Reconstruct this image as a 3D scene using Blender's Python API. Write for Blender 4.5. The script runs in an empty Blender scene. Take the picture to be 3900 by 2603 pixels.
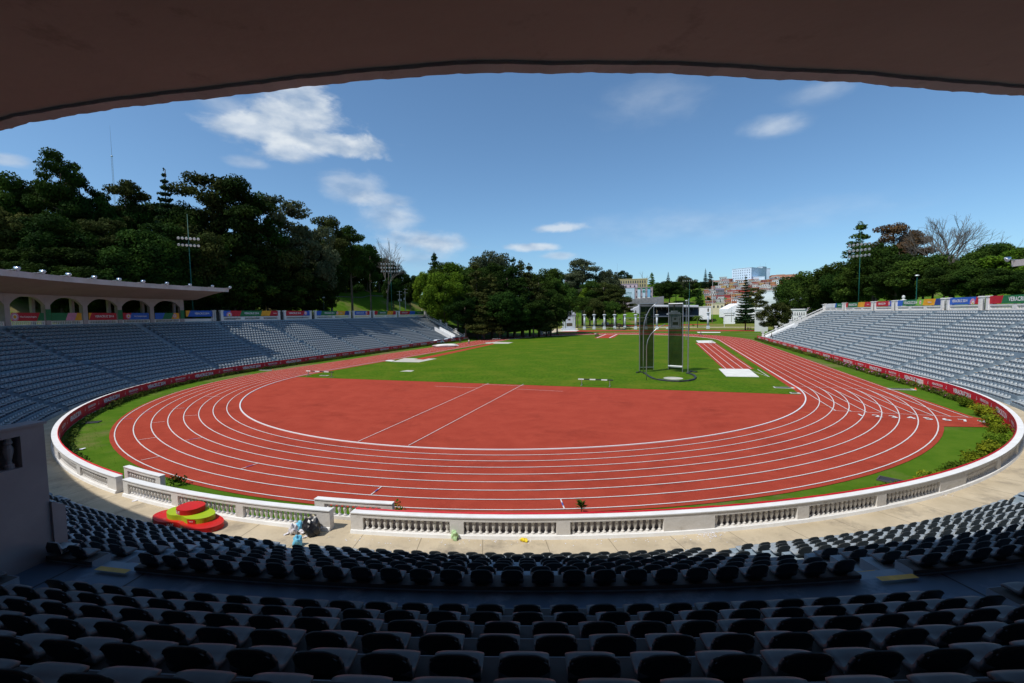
import bpy, bmesh, math, random
import numpy as np
from mathutils import Vector, Matrix
random.seed(7)
rng = np.random.default_rng(7)
rad, deg = math.radians, math.degrees
C = bpy.context.scene.collection

# ------------------------------------------------------------------ camera
CAM = np.array([21.9191, -64.0442, 9.6467]); YAW, PITCH, ROLL, FL = -0.3457, -0.0614, -0.0153, 1699.8
_f = np.array([math.sin(YAW)*math.cos(PITCH), math.cos(YAW)*math.cos(PITCH), math.sin(PITCH)])
_r = np.array([math.cos(YAW), -math.sin(YAW), 0.0]); _u = np.cross(_r, _f)
_r2 = _r*math.cos(ROLL) + _u*math.sin(ROLL); _u2 = -_r*math.sin(ROLL) + _u*math.cos(ROLL)
cam = bpy.data.cameras.new('camera'); camo = bpy.data.objects.new('camera', cam); C.objects.link(camo)
cam.sensor_width = 36.0; cam.lens = 36.0*FL/3900.0; cam.clip_start = 0.05; cam.clip_end = 6000
M = Matrix(((_r2[0], _u2[0], -_f[0], CAM[0]), (_r2[1], _u2[1], -_f[1], CAM[1]), (_r2[2], _u2[2], -_f[2], CAM[2]), (0, 0, 0, 1)))
camo.matrix_world = M
bpy.context.scene.camera = camo

def ray(px, py):
    x = (px-1950)/FL; y = -(py-1301.5)/FL
    return _f + x*_r2 + y*_u2
def gnd(px, py, z=0.0):
    d = ray(px, py); t = (z-CAM[2])/d[2]; p = CAM+t*d
    return Vector(p)
def far(px, py, D):          # world point seen at this place of the photograph, D metres away along the view axis
    return Vector(CAM + ray(px, py)*D)

# ------------------------------------------------------------------ world, sun, exposure
SUN_AZ, SUN_EL = 38.0, 57.0          # shadows run towards +38 deg from +Y
sc = bpy.context.scene
sc.view_settings.view_transform = 'Standard'; sc.view_settings.look = 'None'
sc.view_settings.exposure = 0.0; sc.view_settings.gamma = 1.0
w = bpy.data.worlds.new('World'); sc.world = w; w.use_nodes = True
nt = w.node_tree; N = nt.nodes; L = nt.links; N.clear()
sky = N.new('ShaderNodeTexSky'); sky.sky_type = 'NISHITA'; sky.sun_disc = False
sky.sun_elevation = rad(SUN_EL); sky.sun_rotation = rad(SUN_AZ+180); sky.altitude = 1400; sky.air_density = 1.0; sky.dust_density = 3.2; sky.ozone_density = 1.6
SKY_STR = 0.132
tc = N.new('ShaderNodeTexCoord')
def wn(t, **k):
    n = N.new(t)
    for a, b in k.items(): setattr(n, a, b)
    return n
def wmath(op, a, b=None, c=None):
    n = wn('ShaderNodeMath', operation=op)
    for i, v in enumerate((a, b, c)):
        if v is None: continue
        if isinstance(v, (int, float)): n.inputs[i].default_value = v
        else: L.new(v, n.inputs[i])
    return n.outputs[0]
mp = wn('ShaderNodeMapping'); mp.inputs['Scale'].default_value = (5, 5, 11); L.new(tc.outputs['Generated'], mp.inputs['Vector'])
nz = wn('ShaderNodeTexNoise'); nz.inputs['Scale'].default_value = 2.2; nz.inputs['Detail'].default_value = 9; nz.inputs['Roughness'].default_value = 0.6; nz.inputs['Distortion'].default_value = 0.3
L.new(mp.outputs[0], nz.inputs['Vector'])
nzo = wmath('SUBTRACT', nz.outputs['Fac'], 0.5)
mask = None
# (px, py, half width, half height, softness, strength)
CLOUDS = [(1150, 430, 170, 85, .55, .95), (1000, 500, 170, 60, .6, .85), (1260, 550, 220, 48, .5, .97), (1090, 580, 110, 45, .7, .8), (1150, 350, 100, 60, .7, .8), (860, 400, 70, 40, 1.2, .4),
          (1330, 710, 130, 60, .8, .5), (1500, 830, 110, 60, 1.1, .6), (1620, 920, 190, 45, .9, .8), (1560, 980, 170, 50, 1.2, .4), (1450, 760, 110, 30, .9, .5),
          (2120, 870, 130, 24, .6, .72), (2040, 940, 130, 22, .6, .75), (2130, 975, 80, 18, .8, .55),
          (2950, 480, 90, 40, 1.0, .5), (3110, 360, 90, 35, 1.2, .3), (2480, 380, 170, 70, 1.6, .22),
          (0, 605, 40, 18, .8, .6), (2700, 850, 500, 60, 1.4, .2), (950, 620, 60, 20, .9, .4)]
for (px, py, hw, hh, soft, st) in CLOUDS:
    d0 = ray(px, py); d0 /= np.linalg.norm(d0)
    a = np.cross(d0, [0, 0, 1]); a /= np.linalg.norm(a); b = np.cross(a, d0)
    kx = FL/(hw*.7)/(1+((px-1950)/FL)**2)**.5; ky = FL/(hh*.72)
    da = wn('ShaderNodeVectorMath', operation='DOT_PRODUCT'); da.inputs[1].default_value = tuple(a*kx); L.new(tc.outputs['Generated'], da.inputs[0])
    db = wn('ShaderNodeVectorMath', operation='DOT_PRODUCT'); db.inputs[1].default_value = tuple(b*ky); L.new(tc.outputs['Generated'], db.inputs[0])
    dd = wn('ShaderNodeVectorMath', operation='DOT_PRODUCT'); dd.inputs[1].default_value = tuple(d0); L.new(tc.outputs['Generated'], dd.inputs[0])
    r2 = wmath('ADD', wmath('MULTIPLY', da.outputs['Value'], da.outputs['Value']), wmath('MULTIPLY', db.outputs['Value'], db.outputs['Value']))
    e = wmath('ADD', wmath('SQRT', r2), wmath('MULTIPLY', nzo, -2.0))
    mr = wn('ShaderNodeMapRange', interpolation_type='SMOOTHSTEP'); L.new(e, mr.inputs[0])
    mr.inputs[1].default_value = 1.0+soft*.55; mr.inputs[2].default_value = 1.0-soft*.75; mr.inputs[3].default_value = 0; mr.inputs[4].default_value = st
    m1 = wmath('MULTIPLY', mr.outputs[0], wmath('GREATER_THAN', dd.outputs['Value'], 0.2))
    mask = m1 if mask is None else wmath('SUBTRACT', wmath('ADD', mask, m1), wmath('MULTIPLY', mask, m1))
bg1 = wn('ShaderNodeBackground'); bg1.inputs['Strength'].default_value = SKY_STR
tint = wn('ShaderNodeMix', data_type='RGBA', blend_type='MULTIPLY'); tint.inputs[0].default_value = 1.0
L.new(sky.outputs[0], tint.inputs[6]); tint.inputs[7].default_value = (0.80, 1.04, 1.14, 1); L.new(tint.outputs[2], bg1.inputs['Color'])
bg2 = wn('ShaderNodeBackground'); bg2.inputs['Strength'].default_value = 0.86
nz2 = wn('ShaderNodeTexNoise'); nz2.inputs['Scale'].default_value = 3.0; nz2.inputs['Detail'].default_value = 6; L.new(mp.outputs[0], nz2.inputs['Vector'])
cr = wn('ShaderNodeValToRGB'); cr.color_ramp.elements[0].position = .35; cr.color_ramp.elements[0].color = (0.42, 0.55, 0.74, 1); cr.color_ramp.elements[1].position = .62; cr.color_ramp.elements[1].color = (0.86, 0.93, 1.0, 1)
L.new(nz2.outputs['Fac'], cr.inputs[0]); L.new(cr.outputs[0], bg2.inputs['Color'])
mx = wn('ShaderNodeMixShader'); L.new(mask, mx.inputs[0]); L.new(bg1.outputs[0], mx.inputs[1]); L.new(bg2.outputs[0], mx.inputs[2])
wo = wn('ShaderNodeOutputWorld'); L.new(mx.outputs[0], wo.inputs['Surface'])

sun = bpy.data.lights.new('sun', 'SUN'); sun.energy = 4.0; sun.angle = rad(0.53); sun.color = (1.0, 0.955, 0.89)
suno = bpy.data.objects.new('sun', sun); C.objects.link(suno)
sd = Vector((math.sin(rad(SUN_AZ))*math.cos(rad(SUN_EL)), math.cos(rad(SUN_AZ))*math.cos(rad(SUN_EL)), -math.sin(rad(SUN_EL))))
suno.rotation_euler = sd.to_track_quat('-Z', 'Y').to_euler(); suno.location = (0, 0, 80)

# ------------------------------------------------------------------ helpers
def mat(name, col, rough=0.8, col2=None, scale=3.0, detail=6, lo=.35, hi=.65, bump=0.0, bscale=None, metal=0.0, spec=0.3, extra=None, coord='Object', scol=None, sscale=.35, slo=.55, shi=.75):
    m = bpy.data.materials.new(name); m.use_nodes = True
    nt = m.node_tree; n = nt.nodes; l = nt.links; p = n['Principled BSDF']
    p.inputs['Base Color'].default_value = (*col, 1); p.inputs['Roughness'].default_value = rough
    p.inputs['Metallic'].default_value = metal; p.inputs['Specular IOR Level'].default_value = spec
    geo = n.new('ShaderNodeNewGeometry')
    if col2 is not None:
        t = n.new('ShaderNodeTexNoise'); t.inputs['Scale'].default_value = scale; t.inputs['Detail'].default_value = detail; t.inputs['Roughness'].default_value = .62
        l.new(geo.outputs['Position'], t.inputs['Vector'])
        r = n.new('ShaderNodeMapRange'); r.inputs[1].default_value = lo; r.inputs[2].default_value = hi; l.new(t.outputs['Fac'], r.inputs[0])
        x = n.new('ShaderNodeMix'); x.data_type = 'RGBA'; x.inputs[6].default_value = (*col, 1); x.inputs[7].default_value = (*col2, 1)
        l.new(r.outputs[0], x.inputs[0]); out = x.outputs[2]
        if scol is not None:
            t2 = n.new('ShaderNodeTexNoise'); t2.inputs['Scale'].default_value = sscale; t2.inputs['Detail'].default_value = 8; t2.inputs['Roughness'].default_value = .7
            l.new(geo.outputs['Position'], t2.inputs['Vector'])
            r2 = n.new('ShaderNodeMapRange'); r2.inputs[1].default_value = slo; r2.inputs[2].default_value = shi; l.new(t2.outputs['Fac'], r2.inputs[0])
            x2 = n.new('ShaderNodeMix'); x2.data_type = 'RGBA'; x2.inputs[7].default_value = (*scol, 1); l.new(out, x2.inputs[6]); l.new(r2.outputs[0], x2.inputs[0]); out = x2.outputs[2]
        l.new(out, p.inputs['Base Color'])
    if bump:
        t = n.new('ShaderNodeTexNoise'); t.inputs['Scale'].default_value = bscale or scale*4; t.inputs['Detail'].default_value = 4
        l.new(geo.outputs['Position'], t.inputs['Vector'])
        b = n.new('ShaderNodeBump'); b.inputs['Strength'].default_value = bump; b.inputs['Distance'].default_value = .05; l.new(t.outputs['Fac'], b.inputs['Height']); l.new(b.outputs[0], p.inputs['Normal'])
    return m
def leafmat(name, c1, c2, transl=.25, oscale=.35):
    m = mat(name, c1, .85, c2, oscale, 5, .38, .62, spec=.06)
    nt = m.node_tree; n = nt.nodes; l = nt.links; p = n['Principled BSDF']
    tr = n.new('ShaderNodeBsdfTranslucent'); ms = n.new('ShaderNodeMixShader'); ms.inputs[0].default_value = transl
    src = p.inputs['Base Color'].links[0].from_socket
    oi = n.new('ShaderNodeObjectInfo'); hs = n.new('ShaderNodeHueSaturation'); mr = n.new('ShaderNodeMapRange'); mr.inputs[3].default_value = .7; mr.inputs[4].default_value = 1.35
    l.new(oi.outputs['Random'], mr.inputs[0]); l.new(mr.outputs[0], hs.inputs['Value']); l.new(src, hs.inputs['Color'])
    mr2 = n.new('ShaderNodeMapRange'); mr2.inputs[3].default_value = .485; mr2.inputs[4].default_value = .515; mw = n.new('ShaderNodeMath'); mw.operation = 'FRACT'; mw2 = n.new('ShaderNodeMath'); mw2.operation = 'MULTIPLY'; mw2.inputs[1].default_value = 7.3
    l.new(oi.outputs['Random'], mw2.inputs[0]); l.new(mw2.outputs[0], mw.inputs[0]); l.new(mw.outputs[0], mr2.inputs[0]); l.new(mr2.outputs[0], hs.inputs['Hue'])
    l.new(hs.outputs[0], p.inputs['Base Color']); l.new(hs.outputs[0], tr.inputs['Color'])
    l.new(p.outputs[0], ms.inputs[1]); l.new(tr.outputs[0], ms.inputs[2]); l.new(ms.outputs[0], n['Material Output'].inputs['Surface'])
    return m

def tag(o, label=None, cat=None, group=None, kind=None):
    if label: o['label'] = label
    if cat: o['category'] = cat
    if group: o['group'] = group
    if kind: o['kind'] = kind
    return o
def empty(name, loc=(0, 0, 0), rz=0.0, label=None, cat=None, group=None):
    o = bpy.data.objects.new(name, None); C.objects.link(o); o.location = loc; o.rotation_euler = (0, 0, rz); o.empty_display_size = .3
    return tag(o, label, cat, group)
class MB:
    def __init__(s): s.v = []; s.f = []; s.mi = []; s.cur = 0
    def add(s, vs, fs):
        b = len(s.v); s.v.extend([tuple(v) for v in vs]); s.f.extend([tuple(b+i for i in f) for f in fs]); s.mi.extend([s.cur]*len(fs)); return s
    def quad(s, a, b, c, d): return s.add([a, b, c, d], [(0, 1, 2, 3)])
    def poly(s, pts): return s.add(pts, [tuple(range(len(pts)))])
    def box(s, x0, x1, y0, y1, z0, z1, f=None):
        vs = [(x, y, z) for z in (z0, z1) for x, y in ((x0, y0), (x1, y0), (x1, y1), (x0, y1))]
        if f: vs = [f(*v) for v in vs]
        return s.add(vs, [(3, 2, 1, 0), (4, 5, 6, 7), (0, 1, 5, 4), (1, 2, 6, 5), (2, 3, 7, 6), (3, 0, 4, 7)])
    def prism(s, pts, z0, z1):
        n = len(pts); vs = [(p[0], p[1], z0) for p in pts]+[(p[0], p[1], z1) for p in pts]
        return s.add(vs, [tuple(range(n-1, -1, -1)), tuple(range(n, 2*n))]+[(i, (i+1) % n, n+(i+1) % n, n+i) for i in range(n)])
    def lathe(s, prof, seg=12, c=(0, 0, 0)):
        vs = []; n = len(prof)
        for r, z in prof:
            for k in range(seg):
                a = 2*math.pi*k/seg; vs.append((c[0]+r*math.cos(a), c[1]+r*math.sin(a), c[2]+z))
        fs = [(i*seg+k, i*seg+(k+1) % seg, (i+1)*seg+(k+1) % seg, (i+1)*seg+k) for i in range(n-1) for k in range(seg)]
        fs += [tuple(range(seg-1, -1, -1)), tuple((n-1)*seg+k for k in range(seg))]
        return s.add(vs, fs)
    def tube(s, pts, r, seg=8, r2=None):
        pts = [Vector(p) for p in pts]; n = len(pts); vs = []
        for i, p in enumerate(pts):
            d = (pts[min(i+1, n-1)]-pts[max(i-1, 0)]).normalized()
            a = d.orthogonal().normalized() if abs(d.z) < .99 else Vector((1, 0, 0)); b = d.cross(a).normalized(); a = b.cross(d).normalized()
            rr = r if r2 is None else r+(r2-r)*i/(n-1)
            for k in range(seg):
                t = 2*math.pi*k/seg; vs.append(p+(a*math.cos(t)+b*math.sin(t))*rr)
        fs = [(i*seg+k, i*seg+(k+1) % seg, (i+1)*seg+(k+1) % seg, (i+1)*seg+k) for i in range(n-1) for k in range(seg)]
        fs += [tuple(range(seg-1, -1, -1)), tuple((n-1)*seg+k for k in range(seg))]
        return s.add(vs, fs)
    def ball(s, c, r, seg=10, rings=6, sc=(1, 1, 1)):
        vs = []; fs = []
        for i in range(rings+1):
            t = math.pi*i/rings
            for k in range(seg):
                a = 2*math.pi*k/seg; vs.append((c[0]+r*sc[0]*math.sin(t)*math.cos(a), c[1]+r*sc[1]*math.sin(t)*math.sin(a), c[2]+r*sc[2]*math.cos(t)))
        for i in range(rings):
            for k in range(seg): fs.append(((i+1)*seg+k, (i+1)*seg+(k+1) % seg, i*seg+(k+1) % seg, i*seg+k))
        return s.add(vs, fs)
    def strip(s, A, B):
        for i in range(len(A)-1): s.quad(A[i], A[i+1], B[i+1], B[i])
        return s
    def build(s, name, mats, parent=None, smooth=False, loc=None):
        me = bpy.data.meshes.new(name); me.from_pydata([tuple(map(float, v)) for v in s.v], [], s.f)
        for m in (mats if isinstance(mats, (list, tuple)) else [mats]): me.materials.append(m)
        if any(s.mi): me.polygons.foreach_set('material_index', s.mi)
        if smooth: me.polygons.foreach_set('use_smooth', [True]*len(me.polygons))
        me.update(); o = bpy.data.objects.new(name, me); C.objects.link(o)
        if parent: o.parent = parent
        if loc is not None: o.location = loc
        return o
def npmesh(name, V, F, mats, parent=None, mi=None, smooth=False):
    me = bpy.data.meshes.new(name); V = np.asarray(V, np.float32); F = np.asarray(F, np.int32)
    me.vertices.add(len(V)); me.vertices.foreach_set('co', V.ravel())
    k = F.shape[1]; me.loops.add(F.size); me.loops.foreach_set('vertex_index', F.ravel())
    me.polygons.add(len(F)); me.polygons.foreach_set('loop_start', np.arange(len(F), dtype=np.int32)*k)
    me.polygons.foreach_set('loop_total', np.full(len(F), k, np.int32))
    for m in (mats if isinstance(mats, (list, tuple)) else [mats]): me.materials.append(m)
    if mi is not None: me.polygons.foreach_set('material_index', np.asarray(mi, np.int32))
    if smooth: me.polygons.foreach_set('use_smooth', [True]*len(F))
    me.update(calc_edges=True); me.validate(); o = bpy.data.objects.new(name, me); C.objects.link(o)
    if parent: o.parent = parent
    return o
def copy_tree(o, parent=None):
    c = o.copy(); C.objects.link(c)
    if parent: c.parent = parent
    for ch in list(o.children): copy_tree(ch, c)
    return c

# ------------------------------------------------------------------ the bowl's path:  s = offset from the pitch centre, u = degrees round the bend, metres along the straights
def P(s, u, z=0.0):
    if abs(u) <= 90:
        t = rad(u); R = s+1.4*math.sin(t)**2
        return (R*math.sin(t), -R*math.cos(t), z)
    y = abs(u)-90
    return (s+1.4-.02*y, y, z) if u > 0 else (-(s+1.4+.016*y), y, z)
def tang(u):        # direction of growing u
    a = np.array(P(60, u-.05)); b = np.array(P(60, u+.05)); d = b-a; return d/np.linalg.norm(d)
def U(a, b, da=1.0, dm=4.0):
    cuts = sorted({a, b} | {c for c in (-90., 90.) if a < c < b}); out = []
    for p, q in zip(cuts, cuts[1:]):
        st = da if abs((p+q)/2) < 90 else dm
        n = max(1, math.ceil((q-p)/st-1e-6)); out += [p+(q-p)*i/n for i in range(n)]
    return out+[b]
UL, UR = -183.0, 195.0
def S_of(x, y):
    if y < 0:
        R = math.hypot(x, y); return R-1.4*(x/R)**2 if R > 0 else 0
    return x+.02*y-1.4 if x > 0 else -x-.016*y-1.4
AISLES = [9, 27, 45, 63, 81, 93.9, 106.8, 119.8, 132.8, 145.8, 158.8, 171.8, 184.5, -9, -27, -45, -63, -81, -94.5, -107.5, -120.5, -133.5, -146.5, -159.5, -172]
AISLES.sort()
def hw(u, s=55): return .62 if abs(u) > 90 else deg(.62/s)
ROW_D = .9
LT = [(51.4+ROW_D*k, .615+.44*k) for k in range(8)]
UT = [(59.5+ROW_D*k, 4.14+.485*k) for k in range(10)]

# ------------------------------------------------------------------ materials
m_track = mat('tartan track', (.325, .047, .027), .9, (.38, .060, .035), .45, 9, spec=.06, bump=.5, bscale=60, scol=(.265, .038, .022), sscale=.22, slo=.52, shi=.70)
m_line = mat('track paint', (.66, .64, .62), .6, (.5, .42, .4), 3, 6, .5, .8)
m_grass = mat('mown grass', (.036, .092, .003), .95, (.088, .160, .007), 2.2, 10, .36, .64, spec=.05, bump=.8, bscale=25, scol=(.120, .152, .012), sscale=.16, slo=.46, shi=.70)
m_ground = mat('grass ground', (.045, .115, .005), .95, (.09, .155, .012), .5, 9, .3, .7, spec=.05, bump=.6, bscale=10, scol=(.17, .14, .06), sscale=.05, slo=.52, shi=.66)
m_conc = mat('beige concrete', (.54, .45, .315), .85, (.42, .345, .235), .7, 9, .35, .7, bump=.3, bscale=12, scol=(.24, .20, .15), sscale=.5, slo=.53, shi=.72)
m_stand = mat('blue grey painted concrete', (.235, .295, .34), .7, (.185, .24, .285), 1.2, 7, .3, .7, bump=.2, bscale=8, scol=(.33, .39, .43), sscale=.5, slo=.56, shi=.7)
m_walk = mat('blue painted walkway', (.09, .14, .20), .55, (.07, .115, .165), .8, 7, .3, .7, scol=(.20, .26, .32), sscale=.7, slo=.56, shi=.7)
m_slab = mat('dark slab and tread shade', (.085, .08, .078), .8, (.06, .057, .055), 1.4, 7, scol=(.24, .23, .22), sscale=3, slo=.66, shi=.75)  # dark tone, also used to paint shade on the near upper treads
m_yel = mat('yellow paint', (.62, .36, .05), .6, (.45, .27, .06), 3, 5)
m_white = mat('white masonry paint', (.72, .70, .675), .75, (.64, .62, .59), 1.5, 7, .3, .7, bump=.25, bscale=7, scol=(.46, .43, .38), sscale=1.3, slo=.55, shi=.75)
m_wtop = mat('white coping paint', (.78, .78, .77), .7, (.70, .69, .67), 2, 6)
m_roof = mat('canopy concrete', (.40, .325, .285), .9, (.33, .27, .235), .22, 8, .3, .7, bump=.3, bscale=2, scol=(.17, .135, .12), sscale=.6, slo=.60, shi=.80)
m_fasc = mat('canopy fascia', (.55, .51, .50), .8, (.42, .39, .38), .6, 8, .3, .7, scol=(.25, .23, .22), sscale=1.1, slo=.58, shi=.74)
m_colr = mat('stand column render', (.40, .35, .34), .8, (.33, .29, .285), .8, 6)
m_red = mat('red banner fabric', (.58, .012, .025), .55, (.47, .01, .03), .8, 5, bump=.3, bscale=2)
m_let = mat('white print', (.74, .72, .72), .6)
m_seat_shade = mat('grey plastic seat', (.095, .105, .113), .5, (.07, .08, .088), 6, 5, .3, .7, spec=.45)  # near seats: same plastic, with the terrace shade darkened into its colour
def vary(m, lo, hi):
    nt = m.node_tree; n = nt.nodes; l = nt.links; p = n['Principled BSDF']; src = p.inputs['Base Color'].links[0].from_socket
    oi = n.new('ShaderNodeObjectInfo'); hs = n.new('ShaderNodeHueSaturation'); mr = n.new('ShaderNodeMapRange'); mr.inputs[3].default_value = lo; mr.inputs[4].default_value = hi
    l.new(oi.outputs['Random'], mr.inputs[0]); l.new(mr.outputs[0], hs.inputs['Value']); l.new(src, hs.inputs['Color']); l.new(hs.outputs[0], p.inputs['Base Color'])
vary(m_seat_shade, .75, 1.3)
m_sback = mat('dark grey seat rear', (.030, .034, .035), .5, (.022, .026, .027), 6, 4)
m_seat_lit = mat('lit grey seat plastic', (.33, .36, .375), .38, (.27, .30, .315), 2.5, 5, .3, .7, spec=.5)  # sunlit copy of the seat plastic, lighter than the shaded near one
m_mount = mat('dark seat mount', (.05, .065, .085), .7)
m_shrub = leafmat('hedge leaves', (.035, .06, .012), (.10, .13, .018), .2, .5)
m_yshrub = leafmat('golden shrub leaves', (.22, .25, .015), (.09, .14, .012), .25, 1.2)
m_pink = mat('pink blossom', (.35, .08, .25), .6)
m_metal = mat('galvanised steel', (.42, .44, .45), .35, metal=.8, spec=.5)
m_dark = mat('dark paint', (.03, .035, .04), .6)
m_green = mat('dark green pole paint', (.008, .09, .075), .45)
m_glass = mat('dark glass', (.03, .035, .045), .15, spec=.6)

# ------------------------------------------------------------------ terrain
def sm(a, b, x):
    t = min(1, max(0, (x-a)/(b-a))); return t*t*(3-2*t)
def hgt(x, y):
    if y > 0: yend = 107 if x > 0 else 94
    s = S_of(x, y) if y < 0 or True else 0
    h = 0.0
    bowl = min(1, max(0, (s-60)/9.4))*8.55
    if x > 0:
        f = 1-sm(107, 140, y); h = bowl*f + sm(80, 200, s)*4*f
    else:
        if y < 94: h = bowl
        else:
            a = min(1, max(0, (s-52)/24))*9.6; t = sm(93, 99, y); h = bowl*(1-t)+a*t
        hill = sm(76, 100, s)*9 + (1.8 if s > 101 else 0) + sm(101, 128, s)*7 + sm(128, 300, s)*10
        f = 1-.0*y
        h += hill*(1-sm(118, 190, y)*.72)
        h *= 1-sm(205, 270, y)*.62
    if y > 300:                                   # the town climbs the slope beyond the sports ground
        h += min(47, max(0, (y-305)*.178))*sm(-170, -60, x) + sm(360, 800, y)*30*(1-sm(-170, -60, x))
    return h
def axis(segs):
    out = []
    for a, b, st in segs: out += list(np.arange(a, b, st))
    return out+[segs[-1][1]]
xs = axis([(-900, -300, 40), (-300, -150, 8), (-150, 150, 2.5), (150, 300, 10), (300, 1100, 40)])
ys = axis([(-220, -110, 10), (-110, 210, 2.5), (210, 640, 8), (640, 1500, 30)])
V = [(x, y, hgt(x, y)-.03) for y in ys for x in xs]; nx = len(xs)
F = [(j*nx+i, j*nx+i+1, (j+1)*nx+i+1, (j+1)*nx+i) for j in range(len(ys)-1) for i in range(nx-1)]
g = npmesh('ground', V, F, m_ground, smooth=True); tag(g, kind='structure')

# ------------------------------------------------------------------ track and infield
FAR_L, FAR_B, FAR_BO = 95.0, 41.0, 58.0
def oval(R, z, n=64, near=True):
    pts = []
    for i in range(n+1):
        t = math.pi*i/n; pts.append((-R*math.cos(t), -R*math.sin(t), z))
    k = (R-36.5)/9.9; b = FAR_B+(FAR_BO-FAR_B)*k
    for i in range(n+1):
        t = math.pi*i/n; pts.append((R*math.cos(t), FAR_L+b*math.sin(t), z))
    return pts
b = MB(); A = oval(36.0, .0); B = oval(46.6, .0); b.strip(A+[A[0]], B+[B[0]])
b.poly([p for p in oval(36.0, 0)])
b.poly([(40, 0, .006), (46.75, 0, .006), (46.85, -14, .006), (49.2, -17.2, .006), (42.6, -18.6, .006), (38, -14, .006)][::-1])
tag(b.build('running_track', m_track), kind='structure')
b = MB()
inf = [p for p in oval(36.15, .018)]
chord = lambda x: -8.0+(x+27)*(2.3/62)
pts = [p for p in inf if p[1] > chord(p[0])]
xl, xr = -35.3, 35.7
b.poly([(xl, chord(xl), .018), (xr, chord(xr), .018)]+[p for p in inf[60:] if p[1] >= 0])
tag(b.build('infield_grass', m_grass), kind='structure')
b = MB()
def ring(R, wd, z, n=90, ext=None):
    A = oval(R-wd/2, z, n); B = oval(R+wd/2, z, n); b.strip(A+[A[0]], B+[B[0]])
for k in range(1, 9): ring(36.5+1.22*k, .075, .03)
def gl(p, q, wd=.06, z=.034):       # ground line
    p = Vector((p[0], p[1], z)); q = Vector((q[0], q[1], z)); d = (q-p).normalized(); n = Vector((-d.y, d.x, 0))*wd/2
    b.quad(p-n, q-n, q+n, p+n)
for k in range(1, 9):
    x = 36.5+1.22*k; gl((x, 0), (x+.05, -14.35), .08, .038)
gl((36.6, 0), (36.55, -14.3), .08, .038); gl((36.3, -14.35), (46.6, -14.35), .06, .042)
gl((37, 0.2), (46.3, 0.2), .06, .042)
def pl(x0, y0, x1, y1, wd=.06): gl(gnd(x0, y0), gnd(x1, y1), wd, .04)
c4 = lambda x, y: (x/1.7423, 1500+y/1.7423); c2 = lambda x, y: (1300+x/1.7423, 800+y/1.7423); c5 = lambda x, y: (1300+x/1.736, 1700+y/1.736)
for a, q in ((c4(935, 445), c4(1068, 418)), (c4(920, 310), c4(1035, 293)), (c4(1000, 197), c4(1095, 187)), (c4(1145, 103), c4(1225, 97)), (c4(1215, 150), c4(1308, 145)),
             (c4(1228, 313), c4(1340, 295)), (c4(1600, 502), c4(1712, 465)), (c5(195, 325), c5(268, 270)), (c5(1450, 355), c5(1475, 420)),
             (c4(1370, 22), c4(1460, 20)), (c2(110, 1540), c2(978, 1152)), (c2(445, 1567), c2(1210, 1158)), (c2(935, 1160), c2(1213, 1169)), (c2(620, 1172), c2(910, 1183)), (c2(1140, 1190), c2(1470, 1206))):
    pl(*a, *q)
tag(b.build('track_lines', m_line), kind='structure')
b = MB()
for a, q in ((c4(1255, 309), c4(1310, 299)), (c4(1635, 491), c4(1678, 477)), (c5(222, 305), c5(243, 290)), (c5(1458, 378), c5(1466, 398)), (c4(940, 126), c4(1010, 122)), (c4(800, 173), c4(880, 168))):
    gl(gnd(*a), gnd(*q), .065, .05)
tag(b.build('blue_relay_marks', mat('blue paint', (.05, .12, .4), .6)), kind='structure')
b = MB(); c6 = lambda x, y: (2600+x/1.7423, 1500+y/1.7423)
for a, q in ((c6(757, 122), c6(845, 131)), (c6(905, 81), c6(990, 88)), (c6(1000, 42), c6(1080, 46)), (c6(1045, 1), c6(1120, 4))): gl(gnd(*a), gnd(*q), .07, .05)
for k in range(6):
    y = 8+k*7.5; gl((37.6+1.2*k, y), (38.8+1.2*k, y), .07, .05)
tag(b.build('orange_track_marks', mat('orange paint', (.55, .16, .03), .6)), kind='structure')
# raised inner kerb
b = MB(); A = oval(36.44, .0, 100); B = oval(36.56, 0, 100)
for (Q, za, zb, W) in ((A, 0, .06, A), (B, .06, 0, B)):
    b.strip([(x, y, za) for x, y, _ in Q+[Q[0]]], [(x, y, zb) for x, y, _ in W+[W[0]]])
b.strip([(x, y, .06) for x, y, _ in A+[A[0]]], [(x, y, .06) for x, y, _ in B+[B[0]]])
tag(b.build('track_kerb', mat('white kerb paint', (.72, .72, .72), .5)), kind='structure')
# lane numbers
def text_geo(body, size=1.0, font_bold=0.0, extr=0):
    cu = bpy.data.curves.new('t', 'FONT'); cu.body = body; cu.size = size; cu.align_x = 'CENTER'; cu.align_y = 'CENTER'; cu.offset = font_bold; cu.resolution_u = 2
    o = bpy.data.objects.new('t', cu); C.objects.link(o); dg = bpy.context.evaluated_depsgraph_get(); me = o.evaluated_get(dg).to_mesh()
    v = [tuple(x.co) for x in me.vertices]; f = [tuple(p.vertices) for p in me.polygons]
    o.evaluated_get(dg).to_mesh_clear(); bpy.data.objects.remove(o); bpy.data.curves.remove(cu); return v, f
for k in range(1, 9):
    b = MB(); v, f = text_geo(str(k), 1.25, .03); x = 36.6+1.22*(k+1)-.3+.35
    b.add([(x-1.1+p[0]*.95, -15.9+p[1], .045) for p in v], f)
    tag(b.build('lane_number', m_line), kind='structure')
# ------------------------------------------------------------------ paved rings
def ringsheet(name, s0, s1, z, m, u0=UL, u1=UR):
    b = MB(); us = U(u0, u1); b.strip([P(s0, u, z) for u in us], [P(s1, u, z) for u in us][:]); return b
b = ringsheet('concourse', 49.25, 51.42, .3, m_conc)
us = U(UL, UR); b.strip([P(49.25, u, -.1) for u in us], [P(49.25, u, .3) for u in us])
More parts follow.
